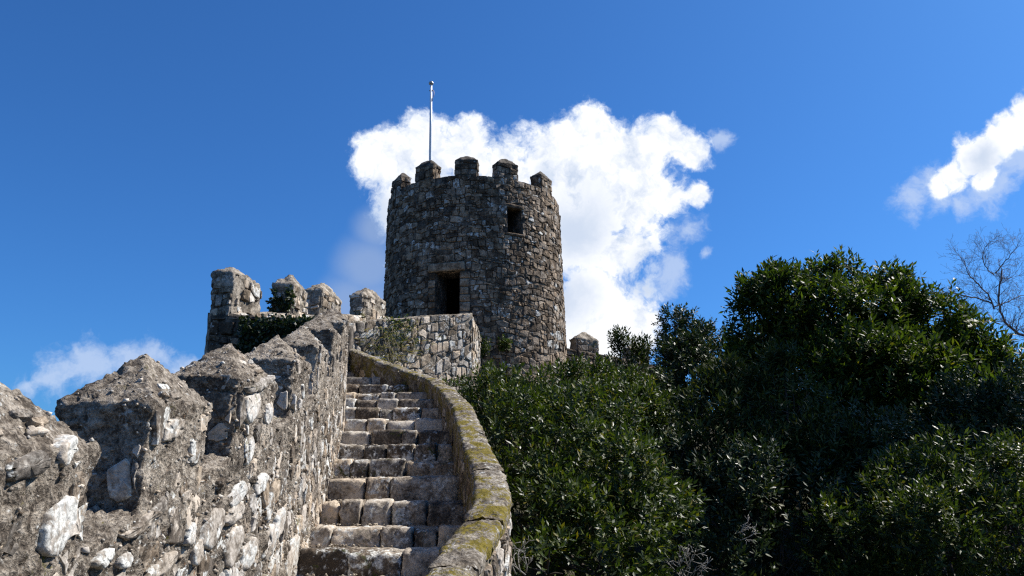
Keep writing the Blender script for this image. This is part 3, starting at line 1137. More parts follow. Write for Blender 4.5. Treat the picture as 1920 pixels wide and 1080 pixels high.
# smooth the line
SS = np.concatenate([[0], np.cumsum(np.hypot(*np.diff(pl, axis=0).T))])
ss = np.linspace(0, SS[-1], 160)
sxp, syp, szp = np.interp(ss, SS, pl[:, 0]), np.interp(ss, SS, pl[:, 1]), np.interp(ss, SS, pz)
for _ in range(6):
    for a in (sxp, syp, szp):
        a[1:-1] = (a[:-2] + 2 * a[1:-1] + a[2:]) / 4
inner_line = list(zip(sxp, syp))
PW = 0.205
_, (ps, pX, pY, pzt, pzb, pnx, pny) = wall_loft('wall_core', inner_line, list(szp - 0.05), list(np.maximum(szp - 2.4, -3.2)), PW, 0.025, M_PARAPET, par, amp=0.014, freq=8.0, seed=77, side=-1.0, camber=0.0, vstep=0.035)
# capstones bedded on top, each with its own height and tilt
prof = [(-0.010, -0.070), (-0.016, -0.040), (-0.012, -0.010), (0.004, 0.004)] + [(x, 0.010 + 0.008 * math.sin(math.pi * x / PW)) for x in np.linspace(0.018, PW - 0.018, 11)] + [(PW - 0.004, 0.004), (PW + 0.012, -0.012), (PW + 0.016, -0.04), (PW + 0.008, -0.075)]
rc = random.Random(61)
s0, kc = 0.0, 0
while s0 < ps[-1] - 0.08:
    s1 = min(ps[-1], s0 + rc.uniform(0.20, 0.46))
    if ps[-1] - s1 < 0.15:
        s1 = ps[-1]
    na = max(6, int((s1 - s0) / 0.02))
    sa = np.linspace(s0 + 0.003, s1 - 0.003, na)
    lift = rc.uniform(-0.010, 0.010)
    tl, tw_ = rc.uniform(-0.03, 0.03), rc.uniform(-0.05, 0.05)
    ends = np.exp(-np.minimum(sa - s0, s1 - sa) / 0.010) * 0.022
    G = np.zeros((na, len(prof), 3))
    for j, (o, dz) in enumerate(prof):
        xs, ys_ = np.interp(sa, ps, pX), np.interp(sa, ps, pY)
        G[:, j, 0] = xs + np.interp(sa, ps, pnx) * o
        G[:, j, 1] = ys_ + np.interp(sa, ps, pny) * o
        top_ = 1.0 if 3 <= j <= len(prof) - 4 else 0.3
        G[:, j, 2] = np.interp(sa, ps, pzt) + 0.045 + dz + lift + (sa - (s0 + s1) / 2) * tl + (o - PW / 2) * tw_ - ends * top_
    N = grid_normals(G)
    if N[na // 2, 8, 2] < 0:
        N = -N
    q = rough(G.reshape(-1, 3), N.reshape(-1, 3), 0.012, 11.0, 31 + kc)
    q = rough(q, N.reshape(-1, 3), 0.009, 27.0, 35 + kc, 2)
    m_ = len(prof)
    cf = grid_faces(na, m_)[:, ::-1].tolist()
    cf.append(list(range(m_)))
    cf.append(list(range((na - 1) * m_, na * m_))[::-1])
    mesh_obj('coping_stone', q, cf, M_COPING, par)
    s0 = s1
    kc += 1


def F_par(outer):
    def F(u, v, d):
        o = (PW + np.asarray(d)) if outer else -np.asarray(d)
        x = np.interp(u, ps, pX) + np.interp(u, ps, pnx) * o
        y = np.interp(u, ps, pY) + np.interp(u, ps, pny) * o
        return np.column_stack([x, y, np.interp(u, ps, pzt) - 0.04 + v])
    return F


sd = course_seeds(0.05, 3.4, -1.1, -0.02, 0.15, 0.13, rg, 0.4)
emit(clad(F_par(True), sd, 0.2, rg, joint=0.010, h=0.018, sink=0.03, keep=lambda u, v: 0.95, tint=warm_tint, bounds=(0.03, 3.4, -1.1, -0.01), fine=True), par, M_WSTONE, 200)
sd = course_seeds(1.6, SS[-1] - 0.1, -0.5, -0.05, 0.2, 0.14, rg, 0.4)
emit(clad(F_par(False), sd, 0.2, rg, joint=0.014, h=0.012, sink=0.03, keep=lambda u, v: 0.3, tint=lambda r: (r.uniform(0, 0.6), 0.35 * (r.random() < 0.25), r.random()), bounds=(1.6, SS[-1] - 0.1, -0.5, -0.05)), par, M_STEP, 90)

# ------------------------------------------------------------------ round tower
TZ0, TZ1 = 2.0, 10.55
TC = thing('castle_tower', (-1.35, 28.0, TZ0), 'round rubble stone tower with five merlons, a dark doorway and a small window', 'tower')


def T_R(z):
    return 3.13 + 0.017 * (TZ1 - z)


def T_X(z):
    return -1.42 + 0.017 * (TZ1 - z)


def tp(th, z, d=0.0):
    th, z, d = np.broadcast_arrays(np.asarray(th, float), np.asarray(z, float), np.asarray(d, float))
    r = T_R(z) + d
    return np.stack([T_X(z) + r * np.sin(th), 28.0 - r * np.cos(th), z], -1)


def th_of(px, py):
    """angle on the tower under a pixel, and height"""
    d = raydir(px, py)
    d = d / d[1]
    lo, best = 24.0, None
    for y in np.arange(24.6, 28.0, 0.004):
        p = d * y
        r = math.hypot(p[0] - T_X(p[2]), p[1] - 28.0)
        if r <= T_R(p[2]):
            return math.atan2(p[0] - T_X(p[2]), 28.0 - p[1]), p[2]
    return None


d0, dz1 = th_of(817, 511)
d1, _ = th_of(862, 511)
DOOR = (d0, d1, 5.25, dz1)
w0, wz1 = th_of(951, 389)
w1, wz0 = th_of(978, 440)
WIN = (w0, w1, wz0, wz1)
ths = sorted(set([R_(a) for a in np.arange(-180, 180, 3.0)] + [d0, d1, w0, w1]))
ths = [a for i, a in enumerate(ths) if a in (d0, d1, w0, w1) or all(abs(a - b) > R_(1.0) for b in (d0, d1, w0, w1))]
zz = sorted(set(list(np.arange(TZ0, TZ1 - 0.05, 0.17)) + [TZ1] + [DOOR[2], DOOR[3], WIN[2], WIN[3]]))
zz = [a for a in zz if a in (DOOR[2], DOOR[3], WIN[2], WIN[3], TZ1) or all(abs(a - b) > 0.06 for b in (DOOR[2], DOOR[3], WIN[2], WIN[3]))]
ths, zz = np.array(ths), np.array(zz)
TH, ZZ = np.meshgrid(ths, zz, indexing='ij')
core = tp(TH, ZZ).reshape(-1, 3)
nrm = np.column_stack([np.sin(TH.ravel()), -np.cos(TH.ravel()), np.zeros(TH.size)])
core = rough(core, nrm, 0.025, 3.0, 50)
WT = 0.85


def in_open(a, z):
    return any(o[0] < a < o[1] and o[2] < z < o[3] for o in (DOOR, WIN))


bag = Bag()
nv = len(zz)
fo = []
for i in range(len(ths)):
    i2 = (i + 1) % len(ths)
    am = (ths[i] + ths[i2]) / 2 if i2 else math.pi - 0.01
    for j in range(nv - 1):
        if in_open(am, (zz[j] + zz[j + 1]) / 2):
            continue
        fo.append((i * nv + j, i2 * nv + j, i2 * nv + j + 1, i * nv + j + 1))
bag.add(core, fo)
inner = tp(TH, np.minimum(ZZ, TZ1), -WT).reshape(-1, 3)
bag.add(inner, [q[::-1] for q in fo])
for (a0, a1, z0, z1_) in (DOOR, WIN):        # the reveals of the openings
    for (A, B) in (((a0, z0), (a0, z1_)), ((a0, z1_), (a1, z1_)), ((a1, z1_), (a1, z0)), ((a1, z0), (a0, z0))):
        n_ = 6
        aa = np.linspace(A[0], B[0], n_)
        bb = np.linspace(A[1], B[1], n_)
        rows = [tp(aa, bb, -WT * k / 5 + (0.01 if k == 0 else 0)) for k in range(6)]
        g_ = np.stack(rows, 1)
        q = g_.reshape(-1, 3)
        q = rough(q, np.tile([0, -1.0, 0.1], (len(q), 1)), 0.01, 6, 8)
        bag.add(q, grid_faces(n_, 6).tolist())
# rim of the parapet, walk behind it and the floor inside
an = np.linspace(-math.pi, math.pi, 121)[:-1]
rim = [tp(an, TZ1, 0.0), tp(an, TZ1 + 0.015, -0.22), tp(an, TZ1, -0.45), tp(an, TZ1 - 0.6, -0.45), tp(an, TZ1 - 0.62, -3.0)]
g_ = np.stack(rim, 1)
bag.add(rough(g_.reshape(-1, 3), np.tile([0, 0, 1.0], (g_.shape[0] * 5, 1)), 0.02, 4, 3), grid_faces(120, 5, True).tolist())
fl = np.vstack([tp(an, DOOR[2] - 0.03, -WT + 0.02)])
bag.add(fl, [tuple(range(120))])
bag.build('wall_core', M_TCORE, TC, origin=(-1.35, 28.0, TZ0))


def F_tow(u, v, d):
    return tp(np.asarray(u) / 3.2, v, d)


def tow_tint(r):
    q = r.random()
    return (r.uniform(0.1, 0.8), 0.66 if q < 0.08 else (0.40 if q < 0.30 else 0.05), r.uniform(0.3, 1.0))


rt = random.Random(5)
U0, U1 = R_(-100) * 3.2, R_(100) * 3.2
sd = course_polys(U0, U1, 2.6, TZ1, 0.245, 0.155, rt, 0.85)


def hole(o, mu, mv_lo, mv_hi):
    return (o[0] * 3.2 - mu, o[1] * 3.2 + mu, o[2] - mv_lo, o[3] + mv_hi)


holes = [hole(DOOR, 0.04, 0.0, 0.30), (DOOR[1] * 3.2, DOOR[1] * 3.2 + 0.34, DOOR[2], DOOR[3] + 0.05), (DOOR[0] * 3.2 - 0.26, DOOR[0] * 3.2, DOOR[2], DOOR[3] + 0.05), hole(WIN, 0.02, 0.10, 0.14)]


def tow_keep(u, v):
    return 0.97


st = clad(F_tow, sd, None, rt, joint=0.010, h=0.038, sink=0.05, keep=tow_keep, holes=holes, tint=tow_tint, bounds=(U0, U1, 2.6, TZ1 + 0.01))
emit(st, TC, M_TSTONE, 300)

# dressed stones round the openings


def radial_ax(th):
    return np.array([[math.cos(th), math.sin(th), 0], [-math.sin(th), math.cos(th), 0], [0, 0, 1.0]])


def dressed(name, th, z, hw, hd, hh, out=0.0, seed=1, parent=TC, tint=(0.5, 0.1, 0.6), skew=0.05):
    c = tp(th, z, -hd + out)
    p, f = rough_block(c, (hw, hd, hh), radial_ax(th), (9, 4, 5), rad=0.04, amp=0.014, freq=5, seed=seed, skew=skew)
    return mesh_obj(name, p, f, M_TSTONE, parent, tint=np.array(tint))


dm = (DOOR[0] + DOOR[1]) / 2
dressed('lintel', dm - 0.01, DOOR[3] + 0.15, 0.62, 0.22, 0.15, 0.07, 3, tint=(0.75, 0.05, 0.9))
for sgn, a in ((1, DOOR[1]), (-1, DOOR[0])):
    z = DOOR[2]
    q = 0
    while z < DOOR[3] - 0.05:
        hh = rt.uniform(0.2, 0.34)
        hh = min(hh, DOOR[3] - z)
        wd = rt.uniform(0.13, 0.18) if sgn > 0 else rt.uniform(0.10, 0.14)
        dressed('jamb_stone', a + sgn * (wd + 0.005) / 3.2, z + hh / 2, wd, 0.2, hh / 2 - 0.008, 0.05, rt.randrange(999), tint=(rt.uniform(0.4, 0.9) if sgn > 0 else rt.random() * 0.6, 0.1, 0.8))
        z += hh
wm = (WIN[0] + WIN[1]) / 2
dressed('window_lintel', wm, WIN[3] + 0.07, 0.38, 0.2, 0.07, 0.05, 8, tint=(0.3, 0.05, 0.7))
dressed('window_sill', wm, WIN[2] - 0.05, 0.36, 0.2, 0.05, 0.05, 9, tint=(0.35, 0.05, 0.7))

# merlons of the tower
for k, (px, wpx) in enumerate(((748, 38), (806, 40), (880, 40), (951, 42), (1021, 43))):
    s_ = (px - 886.0) / 160.0
    th = math.asin(max(-0.93, min(0.93, s_)))
    c3 = tp(th, TZ1, -0.22)
    t = np.array([math.cos(th), math.sin(th)])
    Lm = 0.80
    zb, ze, zp = TZ1 - 0.12, TZ1 + (0.52, 0.55, 0.58, 0.56, 0.54)[k], TZ1 + (0.80, 0.82, 0.80, 0.82, 0.82)[k]
    p, f = merlon_mesh(c3[:2], t, Lm - 0.06, 0.42, zb, ze, zp, n=12, amp=0.022, freq=4.0, seed=150 + k, over=0.03, ridge=0.25, round_=0.6 if k in (1, 2) else 0.2)
    mer = mesh_obj('merlon', p, f, M_TCORE, TC)
    n2 = np.array([-t[1], t[0]])

    def F_tm(u, v, d, c=c3[:2], t=t, n2=n2):
        q = c[None, :] + t[None, :] * np.asarray(u)[:, None] - n2[None, :] * (0.205 + np.asarray(d))[:, None]
        return np.column_stack([q, np.asarray(v)])
    sd = course_polys(-Lm / 2, Lm / 2, zb, ze, 0.26, 0.18, rt, 0.3)
    emit(clad(F_tm, sd, None, rt, joint=0.012, h=0.035, sink=0.04, tint=tow_tint, bounds=(-Lm / 2 + 0.01, Lm / 2 - 0.01, zb, ze - 0.01)), mer, M_TSTONE, 30)
    for sg in (-1, 1):
        def F_ts(u, v, d, c=c3[:2], t=t, n2=n2, sg=sg):
            q = c[None, :] + sg * t[None, :] * ((Lm - 0.06) / 2 + np.asarray(d))[:, None] + sg * n2[None, :] * np.asarray(u)[:, None]
            return np.column_stack([q, np.asarray(v)])
        sd = course_polys(-0.2, 0.2, zb + 0.1, ze, 0.22, 0.18, rt, 0.3)
        emit(clad(F_ts, sd, None, rt, joint=0.012, h=0.03, sink=0.04, tint=tow_tint, bounds=(-0.2, 0.2, zb + 0.1, ze - 0.01)), mer, M_TSTONE, 30)

# ------------------------------------------------------------------ flagpole on the tower
pb = P(806.5, 330, 27.3)
ptop = P(808.5, 158, 27.3)
base = np.array([pb[0], 27.3, TZ1 - 0.6])
fp = thing('flagpole', base, 'slender bare white flagpole rising from the top of the tower', 'flagpole')
dirp = (ptop - pb)
lowp = pb - dirp * ((pb[2] - base[2]) / dirp[2])
v, f = tube([lowp, pb, (pb + ptop) / 2, ptop], [0.062, 0.058, 0.05, 0.04], 12)
mesh_obj('pole', v, f, M_WHITE, fp)
b2 = Bag()
v, f = tube([ptop + (0, 0, -0.03), ptop + (0, 0, 0.0), ptop + (0, 0, 0.05), ptop + (0, 0, 0.10), ptop + (0, 0, 0.12)], [0.04, 0.085, 0.10, 0.07, 0.02], 12)
b2.add(v, f)
b2.build('finial', M_GREYMETAL, fp)
lp = [ptop + (0.045, -0.03, -0.25), ptop + (0.10, -0.05, -0.30), ptop + (0.125, -0.05, -0.40), ptop + (0.11, -0.05, -0.52), ptop + (0.06, -0.03, -0.60), ptop + (0.06, -0.03, -0.72)]
v, f = tube(lp, [0.014] * len(lp), 6)
mesh_obj('halyard', v, f, M_ROPE, fp)
v, f = tube([ptop + (-0.07, 0, -0.27), ptop + (0.07, 0, -0.27)], [0.02, 0.02], 8)
mesh_obj('pulley_bracket', v, f, M_GREYMETAL, fp)
v, f = tube([base, base + (0, 0, 0.08)], [0.16, 0.14], 14)
mesh_obj('foot_plate', v, f, M_GREYMETAL, fp)


# ------------------------------------------------------------------ upper curtain wall, left of the tower
def wall_tint(r):
    q = r.random()
    return (r.random(), 0.7 if q < 0.12 else (0.42 if q < 0.34 else 0.08), r.random())


UC = [(-4.95, 13.75), (-4.72, 15.0), (-4.55, 16.2), (-4.42, 18.0), (-4.27, 19.4), (-4.04, 20.9), (-3.62, 22.0), (-3.05, 23.4), (-2.75, 25.0)]
UZ = [3.25, 3.52, 3.78, 4.16, 4.50, 4.84, 5.08, 5.18, 5.2]
cw = thing('curtain_wall', (-4.7, 18.0, 0.5), 'upper curtain wall with four merlons between the steps and the round tower', 'wall')
_, (us, uX, uY, uzt, uzb, unx, uny) = wall_loft('wall_core', UC, UZ, [0.2] * len(UC), 0.45, 0.06, M_PCORE, cw, amp=0.03, freq=4, seed=9, side=1.0)


def F_uc(u, v, d):
    return np.column_stack([np.interp(u, us, uX) - np.interp(u, us, unx) * d, np.interp(u, us, uY) - np.interp(u, us, uny) * d, np.interp(u, us, uzt) + v])


ru = random.Random(8)
sd = course_polys(0.0, us[-1], -1.5, 0.1, 0.28, 0.19, ru, 0.6)
emit(clad(F_uc, sd, None, ru, joint=0.018, h=0.04, sink=0.05, keep=lambda u, v: 0.92, tint=wall_tint, bounds=(0, us[-1], -1.5, 0)), cw, M_PSTONE, 220)


def on_line(yq):
    k = int(np.argmin(np.abs(uY - yq)))
    t = np.array([uX[min(k + 3, len(uX) - 1)] - uX[max(k - 3, 0)], uY[min(k + 3, len(uY) - 1)] - uY[max(k - 3, 0)]])
    t /= np.linalg.norm(t)
    return np.array([uX[k], uY[k]]), t, uzt[k]


for k, (a, b, eh, ph) in enumerate(((13.70, 14.72, 0.62, 0.17), (16.1, 17.0, 0.58, 0.28), (18.0, 19.4, 0.50, 0.30), (20.9, 22.1, 0.50, 0.30))):
    c, t, zt = on_line((a + b) / 2)
    nn = np.array([-t[1], t[0]])
    cc = c + nn * 0.21
    L = (b - a)
    p, f = merlon_mesh(cc, t, L, 0.42, zt - 0.3, zt + eh, zt + eh + ph, n=14, amp=0.035, freq=4, seed=300 + k, over=0.02, slope=-0.06 if k == 0 else 0.05, ridge=0.45 if k == 0 else 0.2, round_=0.3)
    mer = mesh_obj('merlon', p, f, M_PCORE, cw)

    def F_a(u, v, d, cc=cc, t=t, nn=nn):
        q = cc[None, :] + t[None, :] * np.asarray(u)[:, None] - nn[None, :] * (0.215 + np.asarray(d))[:, None]
        return np.column_stack([q, np.asarray(v)])

    def F_b(u, v, d, cc=cc, t=t, nn=nn, L=L):
        q = cc[None, :] - t[None, :] * (L / 2 + np.asarray(d))[:, None] - nn[None, :] * np.asarray(u)[:, None]
        return np.column_stack([q, np.asarray(v)])
    sd = course_polys(-L / 2, L / 2, zt - 0.1, zt + eh, 0.24, 0.18, ru, 0.4)
    emit(clad(F_a, sd, None, ru, joint=0.016, h=0.035, sink=0.05, keep=lambda u, v: 0.6, tint=wall_tint, bounds=(-L / 2 + 0.02, L / 2 - 0.02, zt - 0.2, zt + eh - 0.02)), mer, M_PSTONE, 40)
    sd = course_polys(-0.2, 0.2, zt - 0.2, zt + eh, 0.2, 0.18, ru, 0.4)
    emit(clad(F_b, sd, None, ru, joint=0.016, h=0.035, sink=0.05, keep=lambda u, v: 0.8, tint=wall_tint, bounds=(-0.2, 0.2, zt - 0.2, zt + eh - 0.02)), mer, M_PSTONE, 40)

# end wall facing the steps, below the first merlon
ew = thing('end_wall', (-4.2, 13.75, 0.5), 'shaded ivy-grown end wall of the upper curtain wall behind the stair merlons', 'wall')
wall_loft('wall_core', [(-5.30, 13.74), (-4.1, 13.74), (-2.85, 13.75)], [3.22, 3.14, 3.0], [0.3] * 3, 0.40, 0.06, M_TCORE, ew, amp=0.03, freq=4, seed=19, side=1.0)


def F_ew(u, v, d):
    return np.column_stack([u, 13.74 - d, v])


sd = course_polys(-5.34, -2.9, 0.6, 3.2, 0.36, 0.24, ru, 0.5)
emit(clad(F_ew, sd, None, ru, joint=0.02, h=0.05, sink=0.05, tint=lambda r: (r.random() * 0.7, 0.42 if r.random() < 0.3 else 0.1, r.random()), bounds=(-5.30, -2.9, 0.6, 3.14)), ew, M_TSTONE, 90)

# ------------------------------------------------------------------ wall of the ramp in front of the tower door
rw = thing('ramp_wall', (-2.2, 20.3, 2.2), 'sunlit rubble wall of the ramp below the tower doorway', 'wall')
RW = [(-4.15, 18.45), (-3.1, 19.5), (-2.1, 20.5), (-1.10, 21.5)]
RZ = [4.10, 4.42, 4.76, 5.03]
_, (rs_, rX, rY, rzt, rzb, rnx, rny) = wall_loft('wall_core', RW, RZ, [2.0] * 4, 0.42, 0.06, M_PCORE, rw, amp=0.025, freq=4, seed=29, side=1.0)
wall_loft('wall_core', [(-1.12, 21.48), (-1.08, 23.0), (-1.0, 25.1)], [5.02, 5.1, 5.2], [2.0] * 3, 0.40, 0.06, M_PCORE, rw, amp=0.025, freq=4, seed=30, side=1.0)
# paved ramp between the walls
rampv = np.array([(-4.6, 18.3, 3.6), (-2.0, 20.9, 4.35), (-1.3, 21.7, 4.6), (-1.3, 25.4, 5.2), (-3.2, 25.6, 5.2), (-4.4, 20.0, 4.1)])
mesh_obj('paving', np.vstack([rampv, rampv - (0, 0, 0.6)]), [tuple(range(6))] + [(i, i + 6, (i + 1) % 6 + 6, (i + 1) % 6) for i in range(6)], M_TREAD, rw, smooth=False)


def F_rw(u, v, d):
    return np.column_stack([np.interp(u, rs_, rX) - np.interp(u, rs_, rnx) * d, np.interp(u, rs_, rY) - np.interp(u, rs_, rny) * d, np.interp(u, rs_, rzt) + v])


rr = random.Random(12)
sd = course_polys(0.0, rs_[-1], -2.1, 0.1, 0.20, 0.15, rr, 1.1)
emit(clad(F_rw, sd, None, rr, joint=0.020, h=0.035, sink=0.05, keep=lambda u, v: 0.9, tint=wall_tint, bounds=(0, rs_[-1], -2.1, -0.01)), rw, M_PSTONE, 260)


def F_rr(u, v, d):
    return np.column_stack([-1.10 + (u - 21.5) * 0.03 + d, u, v])


sd = course_seeds(21.5, 25.0, 2.4, 5.0, 0.25, 0.2, rr, 0.4)
emit(clad(F_rr, sd, 0.32, rr, joint=0.02, h=0.035, sink=0.05, tint=wall_tint, bounds=(21.52, 25.0, 2.4, 4.98)), rw, M_PSTONE, 150)

# ------------------------------------------------------------------ curtain wall on the far side of the tower
fw = thing('curtain_wall', (3.4, 29.5, 2.5), 'low curtain wall with a merlon on the bush side of the tower', 'wall')
FW = [(1.2, 28.6), (2.4, 29.1), (3.7, 29.9), (6.0, 31.5)]
FZ = [5.55, 5.42, 5.36, 5.2]
_, (fs_, fX, fY, fzt, fzb, fnx, fny) = wall_loft('wall_core', FW, FZ, [2.2] * 4, 0.45, 0.08, M_TCORE, fw, amp=0.03, freq=4, seed=39, side=1.0)


def F_fw(u, v, d):
    return np.column_stack([np.interp(u, fs_, fX) - np.interp(u, fs_, fnx) * d, np.interp(u, fs_, fY) - np.interp(u, fs_, fny) * d, np.interp(u, fs_, fzt) + v])


sd = course_polys(0.0, fs_[-1], -1.6, 0.1, 0.30, 0.2, rr, 0.5)
emit(clad(F_fw, sd, None, rr, joint=0.02, h=0.045, sink=0.05, tint=tow_tint, bounds=(0, fs_[-1], -1.6, -0.01)), fw, M_TSTONE, 120)
for k, (x0, y0, Lm, zt) in enumerate(((2.83, 29.38, 1.02, 5.42), (4.95, 30.75, 1.0, 5.28))):
    t = np.array([0.85, 0.53])
    nn = np.array([-t[1], t[0]])
    cc = np.array([x0, y0]) + nn * 0.22
    p, f = merlon_mesh(cc, t, Lm, 0.44, zt - 0.3, zt + 0.48, zt + 0.80, n=12, amp=0.03, freq=4, seed=400 + k, over=0.03, ridge=0.15)
    mer = mesh_obj('merlon', p, f, M_PCORE, fw)

    def F_a(u, v, d, cc=cc, t=t, nn=nn):
        q = cc[None, :] + t[None, :] * np.asarray(u)[:, None] - nn[None, :] * (0.225 + np.asarray(d))[:, None]
        return np.column_stack([q, np.asarray(v)])
    sd = course_seeds(-Lm / 2, Lm / 2, zt - 0.2, zt + 0.48, 0.26, 0.2, rr, 0.4)
    emit(clad(F_a, sd, 0.3, rr, joint=0.016, h=0.03, sink=0.05, keep=lambda u, v: 0.75, tint=wall_tint, bounds=(-Lm / 2 + 0.02, Lm / 2 - 0.02, zt - 0.2, zt + 0.46)), mer, M_TSTONE, 30)


# ------------------------------------------------------------------ vegetation
def leaves_mesh(name, base, axis, mat, parent, rgn, n_per, length, width, sprig=0.26, beta=(25, 75), droop=0.15, jitter=0.25):
    """leaf rosettes along short twigs. base, axis: (n,3)"""
    n = len(base)
    tot = n * n_per
    B = np.repeat(base, n_per, 0)
    A = np.repeat(axis, n_per, 0)
    k = np.tile(np.arange(n_per), n)
    f = (k + rgn.random(tot)) / n_per
    ph = k * 2.39996 + np.repeat(rgn.random(n) * 6.28, n_per) + rgn.normal(0, 0.3, tot)
    ref = np.where(np.abs(A[:, 2:3]) < 0.9, np.array([[0, 0, 1.0]]), np.array([[1.0, 0, 0]]))
    S = np.cross(A, ref)
    S /= np.linalg.norm(S, axis=1, keepdims=True)
    Tt = np.cross(A, S)
    Pp = np.cos(ph)[:, None] * S + np.sin(ph)[:, None] * Tt
    be = np.radians(beta[1] + (beta[0] - beta[1]) * f + rgn.normal(0, 12, tot))
    D = A * np.cos(be)[:, None] + Pp * np.sin(be)[:, None]
    D = D + rgn.normal(0, jitter * 0.4, (tot, 3))
    D[:, 2] -= droop * rgn.random(tot)
    D /= np.linalg.norm(D, axis=1, keepdims=True)
    side = np.cross(D, A + rgn.normal(0, 0.3, (tot, 3)))
    side /= np.maximum(np.linalg.norm(side, axis=1, keepdims=True), 1e-6)
    Nn = np.cross(side, D)
    L = length * (0.65 + 0.6 * rgn.random(tot))[:, None]
    Wd = width * (0.7 + 0.5 * rgn.random(tot))[:, None] * 0.5
    O = B + A * (f * sprig)[:, None]
    v0 = O
    vc = O + D * L * 0.5 - Nn * Wd * 0.25
    vl = O + D * L * 0.46 + side * Wd
    vr = O + D * L * 0.46 - side * Wd
    vt = O + D * L - Nn * L * 0.08
    V = np.stack([v0, vl, vc, vr, vt], 1).reshape(-1, 3)
    o = np.arange(tot)[:, None] * 5
    F = np.concatenate([o + np.array([[0, 2, 1]]), o + np.array([[0, 3, 2]]), o + np.array([[1, 2, 4]]), o + np.array([[2, 3, 4]])], 1).reshape(-1, 3)
    return mesh_obj(name, V, F, mat, parent, smooth=False)


def crown_points(lobes, dens, rgn, inner=0.55, up=0.5, clipf=None, lump=0.22):
    """sprig bases and axes: every lobe carries clumps of sprays, with darker gaps between the clumps"""
    C = np.array([l[0] for l in lobes])
    Rr = np.array([l[1] for l in lobes])
    bs, ax = [], []
    for i in range(len(lobes)):
        R0 = Rr[i]
        vdir = -C[i] / np.linalg.norm(C[i])
        nc = int(np.clip(15 * R0 ** 1.15, 7, 48))
        cq = rgn.normal(0, 1, (nc * 2, 3))
        cq /= np.linalg.norm(cq, axis=1, keepdims=True)
        keepc = (cq @ vdir > -0.45) | (cq[:, 2] > 0.3)
        cq = cq[keepc]
        for q0 in cq:
            cr = R0 * rgn.uniform(0.20, 0.42)
            cc = C[i] + q0 * (R0 * rgn.uniform(0.74, 1.0) - cr * 0.35)
            if (np.delete(np.linalg.norm(C - cc, axis=1) / Rr, i) < 0.66).any():
                continue
            n = max(5, int(4 * math.pi * cr ** 2 * dens * 0.72))
            q = rgn.normal(0, 1, (n, 3)) + q0 * 0.75 + np.array([0, 0, 0.35])
            q /= np.linalg.norm(q, axis=1, keepdims=True)
            p = cc + q * (cr * rgn.uniform(0.55, 1.12, n))[:, None]
            a = q * (1 - up) + np.array([0, 0, 1.0]) * up + rgn.normal(0, 0.25, q.shape)
            bs.append(p)
            ax.append(a)
        # inner shell that closes the crown
        for fr, dn in ((0.80, 0.30), (0.58, 0.12)):
            n = int(4 * math.pi * (R0 * fr) ** 2 * dens * dn)
            q = rgn.normal(0, 1, (n, 3))
            q /= np.linalg.norm(q, axis=1, keepdims=True)
            bs.append(C[i] + q * R0 * fr * rgn.uniform(0.9, 1.1, (n, 1)))
            ax.append(q * 0.7 + rgn.normal(0, 0.5, q.shape))
    b, a = np.vstack(bs), np.vstack(ax)
    a /= np.linalg.norm(a, axis=1, keepdims=True)
    dd = np.linalg.norm(b[:, None, :] - C[None], axis=2) / Rr[None]
    ok = dd.min(1) > 0.5
    if clipf is not None:
        ok &= clipf(b)
    ok &= b[:, 2] > terrain_z(b[:, 0], b[:, 1]) + 0.05
    return b[ok], a[ok]


def clear_parapet(b):
    lim = np.interp(b[:, 1], ps_y, ps_x) + PW + 0.16
    z = np.interp(b[:, 1], ps_y, ps_z)
    return (b[:, 0] > lim) | (b[:, 1] > 14.0) | ((b[:, 1] > 12.3) & (b[:, 0] > -1.3))


ps_y, ps_x, ps_z = np.array(syp), np.array(sxp), np.array(szp)


def shrub(name, label, cat, lobes_px, mat, seed, leaf=(0.10, 0.036), dens=36, n_per=12, up=0.5, sprig=0.26, clip=True, group=None, beta=(25, 75), trunk_r=0.07, bark=M_BARK, lump=0.22, inner=0.55, shift=0.0):
    rgn = np.random.default_rng(seed)
    lobes = []
    for q in lobes_px:
        if len(q) == 5:                # already in metres
            lobes.append((np.array(q[1:4], float), q[4]))
            continue
        (px, py, r, Y) = q
        c = P(px, py, Y)
        lobes.append((c, max(0.15, r * np.linalg.norm(c) / FPX / 1.03 - sprig * 0.45)))
    C = np.array([l[0] for l in lobes])
    m = C.mean(0)
    gz_ = float(terrain_z(np.array([m[0]]), np.array([m[1]]))[0])
    root = thing(name, (m[0], m[1], gz_), label, cat, group)
    b, a = crown_points(lobes, dens, rgn, up=up, clipf=clear_parapet if clip else None, lump=lump, inner=inner)
    leaves_mesh('crown', b, a, mat, root, rgn, n_per, leaf[0], leaf[1], sprig, beta)
    bag = Bag()
    g = np.array([m[0], m[1], gz_ - 0.2])
    low = C[np.argmin(C[:, 2])]
    fork = np.array([m[0], m[1], gz_ + max(0.25, (m[2] - gz_) * 0.35)])
    v, f = tube([g, g * 0.5 + fork * 0.5 + rgn.normal(0, 0.05, 3), fork], [trunk_r * 1.3, trunk_r, trunk_r * 0.85], 8)
    bag.add(v, f)
    for (c, r) in lobes:
        mid = fork * 0.5 + c * 0.5 + rgn.normal(0, 0.12, 3)
        v, f = tube([fork, mid, c], [trunk_r * 0.6, trunk_r * 0.4, trunk_r * 0.2], 6)
        bag.add(v, f)
        for _ in range(5):
            q = rgn.normal(0, 1, 3)
            q[2] = abs(q[2])
            q /= np.linalg.norm(q)
            v, f = tube([c, c + q * r * 0.5 + rgn.normal(0, 0.04, 3), c + q * r * 0.92], [trunk_r * 0.2, trunk_r * 0.13, 0.004], 5)
            bag.add(v, f)
    bag.build('trunk', bark, root)
    return root


